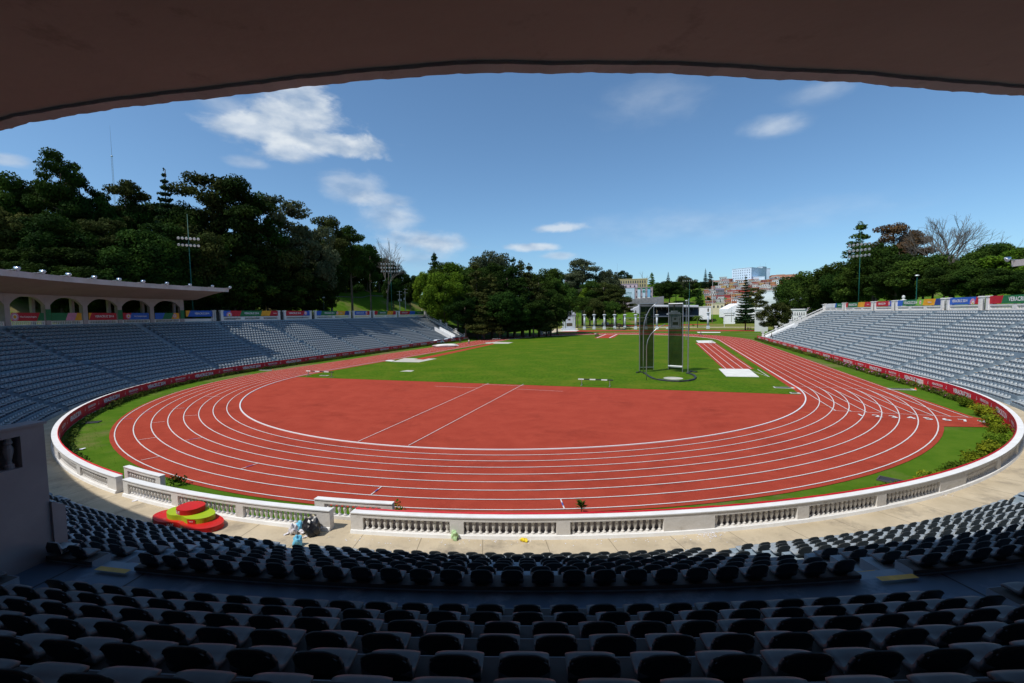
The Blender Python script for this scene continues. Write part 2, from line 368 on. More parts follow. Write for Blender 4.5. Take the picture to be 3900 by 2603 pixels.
# landings behind the two openings
for a, c in ((-9.6, -4.6), (7.0, 12.2)):
    b.strip([P(48.2, u, .296) for u in U(a, c)], [P(49.26, u, .296) for u in U(a, c)]); b.strip([P(48.2, u, -.1) for u in U(a, c)], [P(48.2, u, .296) for u in U(a, c)])
    for u in (a, c): b.quad(P(48.2, u, -.1), P(49.3, u, -.1), P(49.3, u, .296), P(48.2, u, .296))
tag(b.build('concourse', m_conc), kind='structure')
b = MB()
for i, u in enumerate(np.arange(-88, 88, 3.0)):
    b.strip([P(49.6, u, .3035), P(51.3, u+.2, .3035)], [P(49.6, u+.03, .3035), P(51.3, u+.23, .3035)])
tag(b.build('concourse_joints', mat('joint line', (.22, .18, .13), .9)), kind='structure')
# ------------------------------------------------------------------ grandstand (one thing, with parts)
stand = empty('grandstand', (0, -60, 0), label='horseshoe grandstand of blue grey painted concrete terraces wrapping round the track', cat='grandstand')
stand.location = (0, 0, 0)
def bays():
    e = [UL]+[x for a in AISLES for x in (a-hw(a), a+hw(a))]+[UR]
    return [(e[i], e[i+1]) for i in range(0, len(e), 2)]
BOX = (-26.4, 7.0)     # presidential box sits behind the walkway here
def prof_strip(b, prof, us):
    for (s0, z0), (s1, z1) in zip(prof, prof[1:]):
        b.strip([P(s0, u, z0) for u in us], [P(s1, u, z1) for u in us])
low = [(51.4, .3)]
for s, z in LT: low += [(s, z), (s+(ROW_D if s < 57 else .42), z)]
up = [(59.5, 3.55)]
for s, z in UT: up += [(s, z), (s+ROW_D, z)]
up += [(68.5, 9.1)]
b = MB(); b2 = MB()
for (a, c) in bays():
    us = U(a, c)
    prof_strip(b, low+[(58.12, 3.55)], us); prof_strip(b, up, us)
    for u in (a, c):                          # side faces of the raised seat slabs
        for s, z in LT: w_ = ROW_D if s < 57 else .42; b.quad(P(s, u, z-.5), P(s+w_, u, z-.5), P(s+w_, u, z), P(s, u, z))
        for s, z in UT: b.quad(P(s, u, z-.55), P(s+ROW_D, u, z-.55), P(s+ROW_D, u, z), P(s, u, z))
    # darker seat slab of the top lower row
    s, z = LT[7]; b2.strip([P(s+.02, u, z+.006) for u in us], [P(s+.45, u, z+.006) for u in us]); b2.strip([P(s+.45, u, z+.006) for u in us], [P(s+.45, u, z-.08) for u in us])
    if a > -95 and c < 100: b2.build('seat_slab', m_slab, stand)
    if a > -30 and c < 66:  # dark sheets paint the canopy shade onto the near upper treads
        for s, z in UT: b2 = MB(); b2.strip([P(s+.02, u, z+.006) for u in us], [P(s+ROW_D-.003, u, z+.006) for u in us]); b2.build('tread_shade', m_slab, stand)
    b2 = MB()
b.build('terrace', m_stand, stand)
b = MB(); by = MB()
for a in AISLES:
    us = [a-hw(a)-.02, a, a+hw(a)+.02]
    for blk, rise, zb in ((LT, .44, .3), (UT, .49, 3.62)):
        pr = [(blk[0][0]+.02, zb)]
        for s, z in blk:
            pr += [(s+.02, z-.27), (s+.45, z-.27), (s+.45, z-.06), (s+ROW_D+.02, z-.06)] if not (blk is LT and s > 57) else [(s+.02, z-.2), (s+.42, z-.2)]
            y_ = by if a not in (9, 27, 45, -9) else MB()
            y_.strip([P(s+.46, u, z-.055) for u in (a-.5*hw(a), a+.9*hw(a))], [P(s+.62, u, z-.055) for u in (a-.5*hw(a), a+.9*hw(a))])
            if y_ is not by: y_.build('yellow_step_edge', m_yel, stand)
        pr += [(blk[-1][0]+(.42 if blk is LT else ROW_D)+.02, 3.55 if blk is LT else 9.1)]
        prof_strip(b, pr, us)
b.build('aisle_steps', m_stand, stand); by.build('yellow_step_edges', m_yel, stand)['kind'] = 'stuff'
b = MB(); us = U(UL, UR); b.strip([P(58.1, u, 3.56) for u in us], [P(59.52, u, 3.56) for u in us]); b.build('walkway', m_walk, stand)
for u in (7.9, 28.3, 9.9, 46.2):
    b = MB(); b.strip([P(58.15, u, 3.566), P(59.5, u+.05, 3.566)], [P(58.15, u+.05, 3.566), P(59.5, u+.1, 3.566)]); b.build('walkway_joint', m_dark, stand)
b = MB(); b.strip([P(68.5, u, 9.1) for u in us], [P(71.5, u, 9.1) for u in us]); b.strip([P(71.5, u, 9.1) for u in us], [P(71.5, u, 6) for u in us])
b.build('upper_promenade', m_conc, stand)
# end walls under the terraces
for u in (UL, UR):
    b = MB(); pr = [(49.2, -.2), (49.2, .3)]+low+[(58.6, 3.62)]+up+[(71.5, 9.1), (71.5, -.2)]
    dd = .25 if u > 0 else -.25
    b.poly([P(s, u, z) for s, z in pr]); b.build('end_wall', m_white, stand)

# ------------------------------------------------------------------ seats
def seat_parts():
    W = .25
    # seat pan with upturned sides; x across, y = outward (away from the pitch), back at y=0
    def shell(prof, wid, edge, th, name, mm, n=8):
        b = MB(); top = []; bot = []
        m = len(prof)
        for i, (y, z) in enumerate(prof):
            for k in range(n+1):
                t = -1+2*k/n; w = wid(i/(m-1))
                top.append((t*w, y+edge[0]*abs(t)**3, z+edge[1]*abs(t)**4*(max(-.6, 2.2*i/(m-1)-.7) if edge[1] > 0 else (i/(m-1))**2)))
        for i, (y, z) in enumerate(prof):
            for k in range(n+1):
                t = -1+2*k/n; w = wid(i/(m-1))*.97
                bot.append((t*w, y+th[0]+edge[0]*abs(t)**3, z+th[1]+(0 if edge[1] > 0 else edge[1]*abs(t)**4*(i/(m-1))**2)))
        q = len(top); fs = []
        for i in range(m-1):
            for k in range(n):
                a = i*(n+1)+k; fs.append((a, a+1, a+n+2, a+n+1)); fs.append((q+a, q+a+n+1, q+a+n+2, q+a+1))
        rim = [k for k in range(n+1)]+[i*(n+1)+n for i in range(1, m)]+[(m-1)*(n+1)+k for k in range(n-1, -1, -1)]+[i*(n+1) for i in range(m-2, 0, -1)]
        for a, c in zip(rim, rim[1:]+rim[:1]): fs.append((a, q+a, q+c, c))
        b.add(top+bot, fs); return b
    pan = shell([(-.425, .095), (-.41, .13), (-.36, .142), (-.27, .13), (-.18, .12), (-.12, .13), (-.085, .155), (-.06, .20)], lambda t: W*(.78+.22*math.sin(min(1, t*3.4)*1.57)), (0, .04), (0, -.05), 'seat_pan', m_seat_shade)
    def wb(t): return W*(1-.10*t)
    back = shell([(-.10, .10), (-.085, .17), (-.066, .235), (-.044, .30), (-.02, .365), (.0, .412), (.010, .428)], wb, (-.02, -.085), (.03, -.014), 'backrest', m_seat_shade, 12)
    # rear skirt that carries the back down to the slab
    sk = MB(); vs = []; n = 8
    for y, z, w in ((-.07, .11, .249), (-.09, .06, .24), (-.12, .03, .16), (-.12, .0, .15), (-.30, .0, .15)):
        for k in range(n+1):
            t = -1+2*k/n; vs.append((t*w, y-.02*abs(t)**3, z))
    fs = [(i*(n+1)+k, i*(n+1)+k+1, (i+1)*(n+1)+k+1, (i+1)*(n+1)+k) for i in range(4) for k in range(n)]
    sk.add(vs, fs)
    return pan, back, sk
pan_b, back_b, sk_b = seat_parts()
def seat_list():
    out = []
    for blk, nm in ((LT, 'lower'), (UT, 'upper')):
        for r, (s, z) in enumerate(blk):
            sb = s+.5
            for bi, (a, c) in enumerate(bays()):
                m0 = .08
                for (p, q) in ([(a, c)] if (a+1)*(c-1) > 8100 or (abs(a) <= 90 and abs(c) <= 90) or (abs(a) > 90 and abs(c) > 90) else [(a, c)]):
                    # arc length along the row
                    us = np.linspace(p, q, 60); pts = np.array([P(sb-.25, u) for u in us]); dl = np.r_[0, np.cumsum(np.linalg.norm(np.diff(pts, axis=0), axis=1))]
                    Lr = dl[-1]-2*m0; k = int(Lr/.655)
                    if k < 1: continue
                    pitch = Lr/k
                    for j in range(k):
                        u = float(np.interp(m0+pitch*(j+.5), dl, us))
                        if nm == 'upper' and BOX[0]-.2 < u < BOX[1]+.25: continue
                        out.append((nm, r, bi, j, k, sb, u, z))
    return out
SEATS = seat_list()
info = []
for q in SEATS:
    p = np.array(P(q[5], q[6], q[7]+.2)); d = p-CAM; dz = d@_f
    px = 1950+d@_r2/dz*FL if dz > .3 else -1e5; py = 1301.5-d@_u2/dz*FL if dz > .3 else 1e5
    hid = px < 225 and q[0] == 'lower' and py > 1600     # behind the box wall
    vis = dz > .3 and -350 < px < 4250 and py < 3050 and not hid
    info.append((dz if vis else 1e6, vis))
order = sorted(range(len(SEATS)), key=lambda i: info[i][0])
NEAR = set(order[:300])
ORD = ['first', 'second', 'third', 'fourth', 'fifth', 'sixth', 'seventh', 'eighth', 'ninth', 'tenth', 'eleventh', 'twelfth', 'thirteenth', 'fourteenth', 'fifteenth', 'sixteenth', 'seventeenth', 'eighteenth', 'nineteenth', 'twentieth', '21st', '22nd', '23rd', '24th', '25th', '26th', '27th', '28th', '29th', '30th', '31st', '32nd', '33rd', '34th', '35th']
proto = empty('stadium_seat', cat='seat', group='grey plastic seats of the near terraces')
pan_o = pan_b.build('seat_pan', m_seat_shade, proto, smooth=True); back_o = back_b.build('backrest', [m_seat_shade, m_sback], proto, smooth=True)
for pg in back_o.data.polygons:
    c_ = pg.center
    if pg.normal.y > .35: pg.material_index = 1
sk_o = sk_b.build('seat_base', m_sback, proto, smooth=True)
bay_l = bays(); first = True
def bayname(a, c):
    m = (a+c)/2
    return {True: 'centre'}.get(abs(m-18) < 6, None) or ('left' if m < 18 else 'right' if m < 40 else 'far right')
for i in sorted(NEAR, key=lambda i: info[i][0]):
    nm, r, bi, j, k, sb, u, z = SEATS[i]
    o = proto if first else copy_tree(proto); first = False
    t = tang(u); o.location = P(sb, u, z+.002); o.rotation_euler = (0, 0, math.atan2(t[1], t[0])+math.pi+rng.normal(0, .012))
    a, c = bay_l[bi]; m = (a+c)/2
    bn = 'far left' if m < -9 else 'left' if m < 9 else 'centre' if m < 27 else 'right' if m < 45 else 'far right'
    o['label'] = f"{ORD[j]} grey seat from the left in the {ORD[r]} row of the {nm} terrace, {bn} block"
# everything further away, one object
lp = []; lf = []; lm = []
def lbox(x0, x1, y0, y1, z0, z1, mi, skip=()):
    q = len(lp); lp.extend([(x, y, z) for z in (z0, z1) for x, y in ((x0, y0), (x1, y0), (x1, y1), (x0, y1))])
    fs = [(4, 5, 6, 7), (0, 1, 5, 4), (1, 2, 6, 5), (2, 3, 7, 6), (3, 0, 4, 7)]
    lf.extend([tuple(q+a for a in f) for f in fs]); lm.extend([mi]*5)
q = 0
# seat as a compact 3-D shell (rounded pan, upright back, dark mount)
lp += [(-.2, -.49, .07), (.2, -.49, .07), (.24, -.42, .11), (-.24, -.42, .11), (.24, -.08, .10), (-.24, -.08, .10), (.24, -.03, .2), (-.24, -.03, .2), (.17, .0, .31), (-.17, .0, .31), (.17, .035, .30), (-.17, .035, .30), (.24, .03, .15), (-.24, .03, .15), (-.22, -.42, .02), (.22, -.42, .02), (.24, .0, .02), (-.24, .0, .02)]
lf += [(0, 1, 2, 3), (3, 2, 4, 5), (5, 4, 6, 7), (7, 6, 8, 9), (9, 8, 10, 11), (11, 10, 12, 13), (13, 12, 16, 17), (0, 14, 15, 1), (1, 15, 16, 2), (2, 16, 4, 4), (4, 16, 12, 6), (6, 12, 10, 8), (14, 0, 3, 17), (17, 3, 5, 5), (5, 7, 13, 17), (7, 9, 11, 13)]
lf = [f if len(set(f)) == 4 else f for f in lf]
lf = [f for f in lf if len(set(f)) == 4]+[(2, 16, 4, 12), (3, 5, 17, 13)]
lm += [0]*len(lf)
lp = [(x, y*.86, z*1.02+.12) for x, y, z in lp]
for i_ in (5, 6): lm[i_] = 2
lbox(-.19, .19, -.44, -.36, -.06, .16, 1)
lp = np.array(lp); lf = np.array(lf); lm = np.array(lm)
rest = [SEATS[i] for i in range(len(SEATS)) if i not in NEAR]
DZ = [info[i][0] for i in range(len(SEATS)) if i not in NEAR]
hp = np.array(pan_b.v+back_b.v+sk_b.v); _o1 = len(pan_b.v); _o2 = _o1+len(back_b.v)
hf = np.array([f for f in pan_b.f if len(f) == 4]+[tuple(_o1+a for a in f) for f in back_b.f if len(f) == 4]+[tuple(_o2+a for a in f) for f in sk_b.f])
_nm = np.cross(hp[hf[:, 1]]-hp[hf[:, 0]], hp[hf[:, 2]]-hp[hf[:, 0]]); _cy = hp[hf].mean(1)[:, 1]
hm = np.where((np.arange(len(hf)) >= len(pan_b.f)) & (np.arange(len(hf)) < len(pan_b.f)+len(back_b.f)) & (_nm[:, 1]/(np.linalg.norm(_nm, axis=1)+1e-9) > .35), 2, 0); hm[len(pan_b.f)+len(back_b.f):] = 2
VV = []; FF = []; MM = []; HV = []; HF = []; HM = []; hn = 0
lowi = 0
for n__, (nm, r, bi, j, k, sb, u, z) in enumerate(rest):
    if DZ[n__] < 34:
        t = -tang(u); x, y, _ = P(sb, u); RR = np.array([[t[0], t[1], 0], [-t[1], t[0], 0], [0, 0, 1]])
        HV.append(hp@RR+np.array([x, y, z+.002])); HF.append(hf+hn); HM.append(hm); hn += len(hp); continue
    n_ = lowi; lowi += 1
    t = -tang(u); ca, sa = t[0], t[1]; x, y, _ = P(sb, u)
    jz = rng.normal(0, .012)
    R = lp@np.array([[ca, sa, 0], [-sa, ca, 0], [0, 0, 1]]); VV.append(R+np.array([x, y, z+jz])); FF.append(lf+n_*len(lp)); MM.append(lm)
nb_ = lowi*len(lp); HF = [f+nb_ for f in HF]
o = npmesh('distant_seats', np.concatenate(VV+HV), np.concatenate(FF+HF), [m_seat_lit, m_mount, m_sback], mi=np.concatenate(MM+HM))
tag(o, 'rows of light grey plastic seats covering the far terraces on both sides', 'seats', kind='stuff')

# ------------------------------------------------------------------ balustrade round the pitch
def baluster(h, r, seg=8):
    return [(r*1.0, 0), (r*1.0, h*.12), (r*.62, h*.16), (r*.55, h*.26), (r*.98, h*.5), (r*1.05, h*.64), (r*.8, h*.72), (r*.6, h*.76), (r*1.0, h*.8), (r*1.0, h*.86), (r*.8, h*.88), (r*.8, h*1.0)]
def balwall(name, label, s0, s1, ua, ub, z0, z1, openings, parent=None, plinth=.05, zo=(.17, .77), solo=True, m=m_white, nb=.27, cap=True, group=None):
    """wall with openings [(ua,ub)], each filled with balusters"""
    t = empty(name, label=label, cat='balustrade', group=group) if parent is None else parent
    H = z1-z0; za, zb = z0+H*zo[0], z0+H*zo[1]; b = MB()
    def solid(u0, u1, a, c, p0=s0, p1=s1):
        us = U(u0, u1)
        b.strip([P(p0, u, a) for u in us], [P(p0, u, c) for u in us]); b.strip([P(p1, u, c) for u in us], [P(p1, u, a) for u in us])
        b.strip([P(p0, u, c) for u in us], [P(p1, u, c) for u in us]); b.strip([P(p1, u, a) for u in us], [P(p0, u, a) for u in us])
        for u in (u0, u1): b.quad(P(p0, u, a), P(p1, u, a), P(p1, u, c), P(p0, u, c))
    solid(ua, ub, z0, za); solid(ua, ub, zb, z1-.045)
    e = [ua]+[x for o in openings for x in o]+[ub]
    for i in range(0, len(e), 2):
        if e[i+1]-e[i] > 1e-3: solid(e[i], e[i+1], za, zb)
    b.build('wall', m, t)
    b = MB(); solid(ua, ub, z1-.045, z1, s0-.015, s1+.03); b.build('coping', m_wtop, t)
    if plinth:
        b = MB(); us = U(ua, ub); b.strip([P(s1+.09, u, z0) for u in us], [P(s1+.05, u, z0+.13) for u in us]); b.strip([P(s1+.05, u, z0+.13) for u in us], [P(s1, u, z0+.15) for u in us])
        for u in (ua, ub): b.poly([P(s1, u, z0), P(s1+.09, u, z0), P(s1+.05, u, z0+.13), P(s1, u, z0+.15)])
        b.build('plinth', m_wtop, t)
    pr = baluster(zb-za, .078); sc_ = (s0+s1)/2
    bl = []
    for (a, c) in openings:
        pa, pb = np.array(P(sc_, a)), np.array(P(sc_, c)); n = max(2, round(float(np.linalg.norm(pb-pa))/nb))
        bl += [a+(c-a)*(k+.5)/n for k in range(n)]
    if solo and bl:
        bl.sort(key=lambda u: np.linalg.norm(np.array(P(sc_, u, z0))-CAM)); me = None
        for u in bl[:98]:
            if me is None:
                bb = MB(); bb.lathe(pr, 10); o = bb.build('baluster', m, t, smooth=False); me = o
            else: o = me.copy(); C.objects.link(o); o.parent = t
            o.location = P(sc_, u, za)
        bl = bl[98:]
    if bl:
        bb = MB(); prf = [pr[0], pr[3], pr[5], pr[7], pr[9], pr[11]]
        for u in bl: bb.lathe(prf, 6, P(sc_, u, za))
        o = bb.build('baluster_row', m, t); o['kind'] = 'stuff'
    return t
op = [(-13.0, -8.45), (-19.3, -13.7), (-25, -20.2), (-30.6, -26.0), (-36, -31.4), (-42, -37)]
op += [(-(90+k*5.5+4.6), -(90+k*5.5)) for k in range(0, 16)]+[(-84, -79), (-78.2, -73.5), (-66, -61), (-60, -55), (-52, -47)]
balwall('balustrade', 'white balustrade wall left of the narrow opening, running up the left straight', 49.2, 49.5, -181.5, -7.3, .3, 1.2, sorted(op))
balwall('balustrade', 'white balustrade wall behind the red and green podium, between the two openings', 49.2, 49.5, -6.45, 9.15, .3, 1.2, [(-5.93, -1.6), (-1.05, 3.36), (3.85, 8.4)])
op = [(10.95, 15.39), (16.08, 20.55), (21.22, 25.77), (28.37, 32.94), (33.62, 38.16), (38.84, 43.5), (46.4, 51.2), (51.9, 56.5), (57.2, 61.6), (64.4, 69), (69.7, 74), (74.7, 79), (82, 87)]
op += [(91+k*5.5, 91+k*5.5+4.6) for k in range(0, 18)]
balwall('balustrade', 'long white balustrade wall with red trim sweeping from centre round to the right', 49.2, 49.5, 10.3, 193.5, .3, 1.2, op)
balwall('balustrade_screen', 'short white balustrade screen standing on the pitch side of the left opening', 48.2, 48.45, -9.4, -4.85, .3, 1.2, [(-8.9, -5.35)], plinth=0)
balwall('balustrade_screen', 'short white balustrade screen beside a green bush at the centre opening', 48.2, 48.45, 7.4, 12.0, .3, 1.2, [(8.0, 11.35)], plinth=0)

# ------------------------------------------------------------------ lettering helpers
TXT = {}
def txt(body, size, bold=.0):
    k = (body, bold)
    if k not in TXT: TXT[k] = text_geo(body, 1.0, bold)
    v, f = TXT[k]; return [(x*size, y*size) for x, y, _ in v], f
def put_text(b, body, size, fn, bold=.02, sx=1.0):
    v, f = txt(body, size, bold); b.add([fn(x*sx, y) for x, y in v], f)
def arclen_step(s, u, d):
    t = np.linalg.norm(np.array(P(s, u+.5))-np.array(P(s, u-.5))); return u+d/t
def logo(b, fn, sc_=1.0):       # small athlete-like flame emblem
    for k, (x, y, w, h) in enumerate(((-.10, 0, .05, .22), (.0, .04, .05, .30), (.10, -.02, .05, .2))):
        b.add([fn((x+dx*w)*sc_, (y+dy*h)*sc_) for dx, dy in ((-.5, -.5), (.5, -.3), (.7, .5), (-.1, .4))], [(0, 1, 2, 3)])
    b.add([fn((.02+.05*math.cos(t))*sc_, (.24+.05*math.sin(t))*sc_) for t in np.linspace(0, 2*math.pi, 7)[:-1]], [tuple(range(6))])
def red_banner(label, ua, ub, flip):
    t = empty('red_banner', label=label, cat='banner')
    b = MB(); us = U(ua, ub, .75, 1.5); s = 49.155
    wob = lambda u: .012*math.sin(u*5.1)+.008*math.sin(u*13)
    b.strip([P(s-.01+wob(u), u, .12+.02*math.sin(u*3)) for u in us], [P(s+wob(u)*.3, u, 1.265+.012*math.sin(u*4.3)) for u in us])
    b.strip([P(s+wob(u)*.3, u, 1.265+.012*math.sin(u*4.3)) for u in us], [P(49.2, u, 1.21) for u in us])
    b.build('fabric', m_red, t)
    b = MB(); b.strip([P(s+.015+wob(u), u, .12) for u in us], [P(s+.02, u, 1.19) for u in us]); b.build('backing', mat('pale banner backing', (.34, .31, .33), .8), t)
    L = MB(); dist = 0.0; u = ua+2; k = 0
    while u < ub-2:
        def fn(x, y, u0=u):
            uu = arclen_step(49.1, u0, -x if flip else -x); return P(49.118, uu, .72+y)
        if k % 2 == 0: put_text(L, 'VERACRUZ 2014', .62, fn, .03, .86)
        else:
            put_text(L, 'VERACRUZ 2014', .34, lambda x, y, fn=fn: fn(x, y+.1), .02, .86)
            put_text(L, 'Juegos Centroamericanos y del Caribe', .15, lambda x, y, fn=fn: fn(x, y-.2), 0, .8)
            logo(L, lambda x, y, fn=fn: fn(x-1.9, y), .9); logo(L, lambda x, y, fn=fn: fn(x+1.9, y), .9)
        u = arclen_step(49.1, u, 5.2); k += 1
    L.build('lettering', m_let, t)
# text must read left to right for someone on the pitch / across it: x runs towards -u on every side
red_banner('long red printed banner hung on the right hand pitch wall', 10.4, 193.2, False)
red_banner('long red printed banner hung on the left hand pitch wall', -181.2, -7.4, False)
# ------------------------------------------------------------------ parapet on top of the terraces, with gates, piers, printed banners
def pier(b, s, u, z0, z1, w=.5, d=.5, cap=True):
    t = tang(u); n = np.array([t[1], -t[0], 0]); c = np.array(P(s, u, 0))
    def fn(x, y, z): return tuple(c+t*x+n*y+np.array([0, 0, z]))
    b.box(-w/2, w/2, -d/2, d/2, z0, z1, fn)
    if cap: b.box(-w/2-.09, w/2+.09, -d/2-.09, d/2+.09, z1+.001, z1+.13, fn); b.box(-w/2-.03, w/2+.03, -d/2-.03, d/2+.03, z1+.13, z1+.22, fn)
COL = {'b': (.03, .12, .50), 'r': (.50, .015, .03), 'g': (.02, .17, .06), 'o': (.80, .36, .02), 'w': (.75, .75, .75), 'l': (.22, .48, .06), 'p': (.62, .25, .38), 'n': (.02, .05, .25)}
BM = {k: mat('banner '+n, COL[k], .55, tuple(c*.82 for c in COL[k]), .9, 4, bump=.25, bscale=1.5) for k, n in (('b', 'blue'), ('r', 'red'), ('g', 'green'), ('o', 'orange'), ('w', 'white'), ('l', 'lime'), ('p', 'pink'), ('n', 'navy'))}
def top_banner(label, ua, ub, segs, texts, s=68.62, z0=10.12, z1=11.35, rosette=()):
    """segs: [(fraction start, end, colour)], measured in the direction the eye reads; texts [(fraction, body, size)]"""
    t = empty('printed_banner', label=label, cat='banner')
    Lm = float(np.linalg.norm(np.array(P(s, ub))-np.array(P(s, ua))))
    def pos(f, z, off=0.0):        # f runs from the reader's left to right = towards -u
        u = ub+(ua-ub)*f; return P(s-off+.02*math.sin(u*4), u, z)
    names = {'b': 'blue_panel', 'r': 'red_panel', 'g': 'green_panel', 'o': 'orange_panel', 'w': 'white_panel', 'l': 'lime_panel', 'p': 'pink_panel', 'n': 'navy_panel'}
    for (f0, f1, c) in segs:
        b = MB(); n = max(2, int((f1-f0)*14)); fs = np.linspace(f0, f1, n+1)
        sl = .25/Lm
        b.strip([pos(max(0, f-(sl if 0 < f < 1 else 0)), z0) for f in fs], [pos(min(1, f+(sl if 0 < f < 1 else 0)), z1) for f in fs]); b.build(names[c], BM[c], t)
    L_ = MB()
    for f, body, size in texts: put_text(L_, body, size, lambda x, y: pos(f+x/Lm, (z0+z1)/2+y, .05), .02, .85)
    if texts: L_.build('lettering', m_let, t)
    for f, rr in rosette:
        for (r0, r1, c, off) in ((0, rr, 'p', .03), (0, rr*.62, 'w', .04), (0, rr*.4, 'o', .05)):
            b = MB(); zc = z0+.3 if rr > .6 else (z0+z1)/2
            pts = [(r1*math.cos(a)*(1+.06*math.cos(9*a)), r1*math.sin(a)) for a in np.linspace(0, 2*math.pi, 28)[:-1]]
            b.poly([pos(f+x/Lm, min(z1, max(z0, zc+y)), off) for x, y in pts]); b.build('rosette', BM[c], t)
    return t
def parapet(side, gates, uend):
    """gates: centres in path units, ordered outward along |u|"""
    sg = 1 if side == 'right' else -1
    walls = []; prev = 27.0*sg if sg > 0 else -94.2
    t = empty('parapet', label=f'white balustraded parapet with gate piers along the top of the {side} stand', cat='parapet')
    cuts = [prev]+[x for g_ in gates for x in (g_-.9*sg*(1 if abs(g_) > 90 else .8), g_+.9*sg*(1 if abs(g_) > 90 else .8))]+[uend]
    pb = MB(); npier = 0
    for i in range(0, len(cuts), 2):
        a, c = sorted((cuts[i], cuts[i+1])); Lm = c-a; n = max(1, round(Lm/6)); st = Lm/n
        balwall('x', '', 68.55, 68.85, a, c, 9.1, 10.02, [(a+st*k+.5, a+st*(k+1)-.5) for k in range(n)], parent=t, plinth=0, zo=(.25, .75), solo=False, nb=.3)
        for u in (a, c):
            q = MB(); pier(q, 68.7, u, 9.1, 11.2, .55, .55); q.build('gate_pier', m_white, t)
    for gt in gates:                       # iron gates
        q = MB(); tt = tang(gt); c = np.array(P(68.7, gt, 0))
        for k in range(-5, 6): q.box(-.015, .015, -.015, .015, 9.15, 10.9, lambda x, y, z, k=k: tuple(c+tt*(x+k*.11)+np.array([0, y, z])))
        for z in (9.2, 10.1, 10.88): q.box(-.58, .58, -.02, .02, z, z+.05, lambda x, y, z: tuple(c+tt*x+np.array([0, y, z])))
        q.build('gate', m_dark, t)
GR = [101, 120, 130.5, 149.5, 160, 179]; GL = [-95, -112, -122.5, -138.5, -148.5, -163.5]
parapet('right', [45, 63, 81]+GR, UR); parapet('left', GL, UL)
e = lambda u, d: u+d
# right side banners (reader's left is towards larger u)
top_banner('banner with white mesh, blue and green panels at the far end of the right stand', 180.1, 194.5, [(0, .58, 'w'), (.58, .66, 'b'), (.66, 1, 'g')], [(.83, 'VERACRUZ 2014', .42)])
top_banner('banner of red, green, orange and red panels, second from the far right end', 161.1, 178, [(0, .1, 'r'), (.1, .5, 'g'), (.5, .74, 'o'), (.74, 1, 'r')], [(.3, 'VERACRUZ 2014', .85), (.87, 'Veracruz', .4)])
top_banner('red banner with pink rosette and blue end above the right stand', 150.6, 158.9, [(0, .78, 'r'), (.78, 1, 'b')], [(.38, 'VERACRUZ 2014', .62)], rosette=[(.82, .5)])
top_banner('long blue, green, lime, orange and navy banner above the right stand beside the bust', 131.6, 148.4, [(0, .14, 'b'), (.14, .46, 'g'), (.46, .62, 'l'), (.62, .86, 'o'), (.86, 1, 'n')], [(.33, 'VERACRUZ 2014', .85), (.76, 'Veracruz', .4)], rosette=[(.56, .42)])
top_banner('blue banner with orange sun rosette and red edge above the right stand', 121.1, 129.4, [(0, .86, 'b'), (.86, 1, 'r')], [(.36, 'VERACRUZ 2014', .68)], rosette=[(.78, .66)])
top_banner('red and green banner nearest the frame edge on the right stand', 102.1, 118.9, [(0, .17, 'r'), (.17, .75, 'g'), (.75, 1, 'o')], [(.42, 'VERACRUZ 2014', .9)])
# left side (reader faces -x: left is towards the camera = larger u, i.e. less negative)
top_banner('blue banner with orange edge just right of the last canopy column', -94, -88.6, [(0, .1, 'o'), (.1, 1, 'b')], [(.55, 'VERACRUZ 2014', .52)])
top_banner('blue, red, green, orange and red banner right of the first left gate', -111, -96.1, [(0, .12, 'b'), (.12, .3, 'r'), (.3, .67, 'g'), (.67, .84, 'o'), (.84, 1, 'r')], [(.49, 'VERACRUZ 2014', .62), (.93, 'Veracruz', .3)], rosette=[(.11, .66)])
top_banner('red banner with pink rosette, third from the canopy on the left stand', -121.4, -113.1, [(0, .76, 'r'), (.76, 1, 'b')], [(.38, 'VERACRUZ 2014', .62)], rosette=[(.82, .5)])
top_banner('blue, green, orange and navy banner in the middle of the left parapet', -137.4, -123.6, [(0, .15, 'b'), (.15, .6, 'g'), (.6, .86, 'o'), (.86, 1, 'n')], [(.38, 'VERACRUZ 2014', .62), (.74, 'Veracruz', .3)], rosette=[(.62, .42)])
top_banner('blue banner with sun rosette towards the far end of the left parapet', -147.4, -139.6, [(0, .82, 'b'), (.82, 1, 'r')], [(.38, 'VERACRUZ 2014', .6)], rosette=[(.78, .5)])
top_banner('red, green, orange and red banner near the far end of the left parapet', -162.4, -149.6, [(0, .16, 'r'), (.16, .6, 'g'), (.6, .86, 'o'), (.86, 1, 'r')], [(.38, 'VERACRUZ 2014', .55), (.73, 'Vive', .4)])
top_banner('red, blue and green banner at the far end of the left parapet', -182, -164.6, [(0, .4, 'r'), (.4, .62, 'b'), (.62, 1, 'g')], [(.2, 'VERACRUZ 2014', .6), (.8, 'VERACRUZ 2014', .45)])

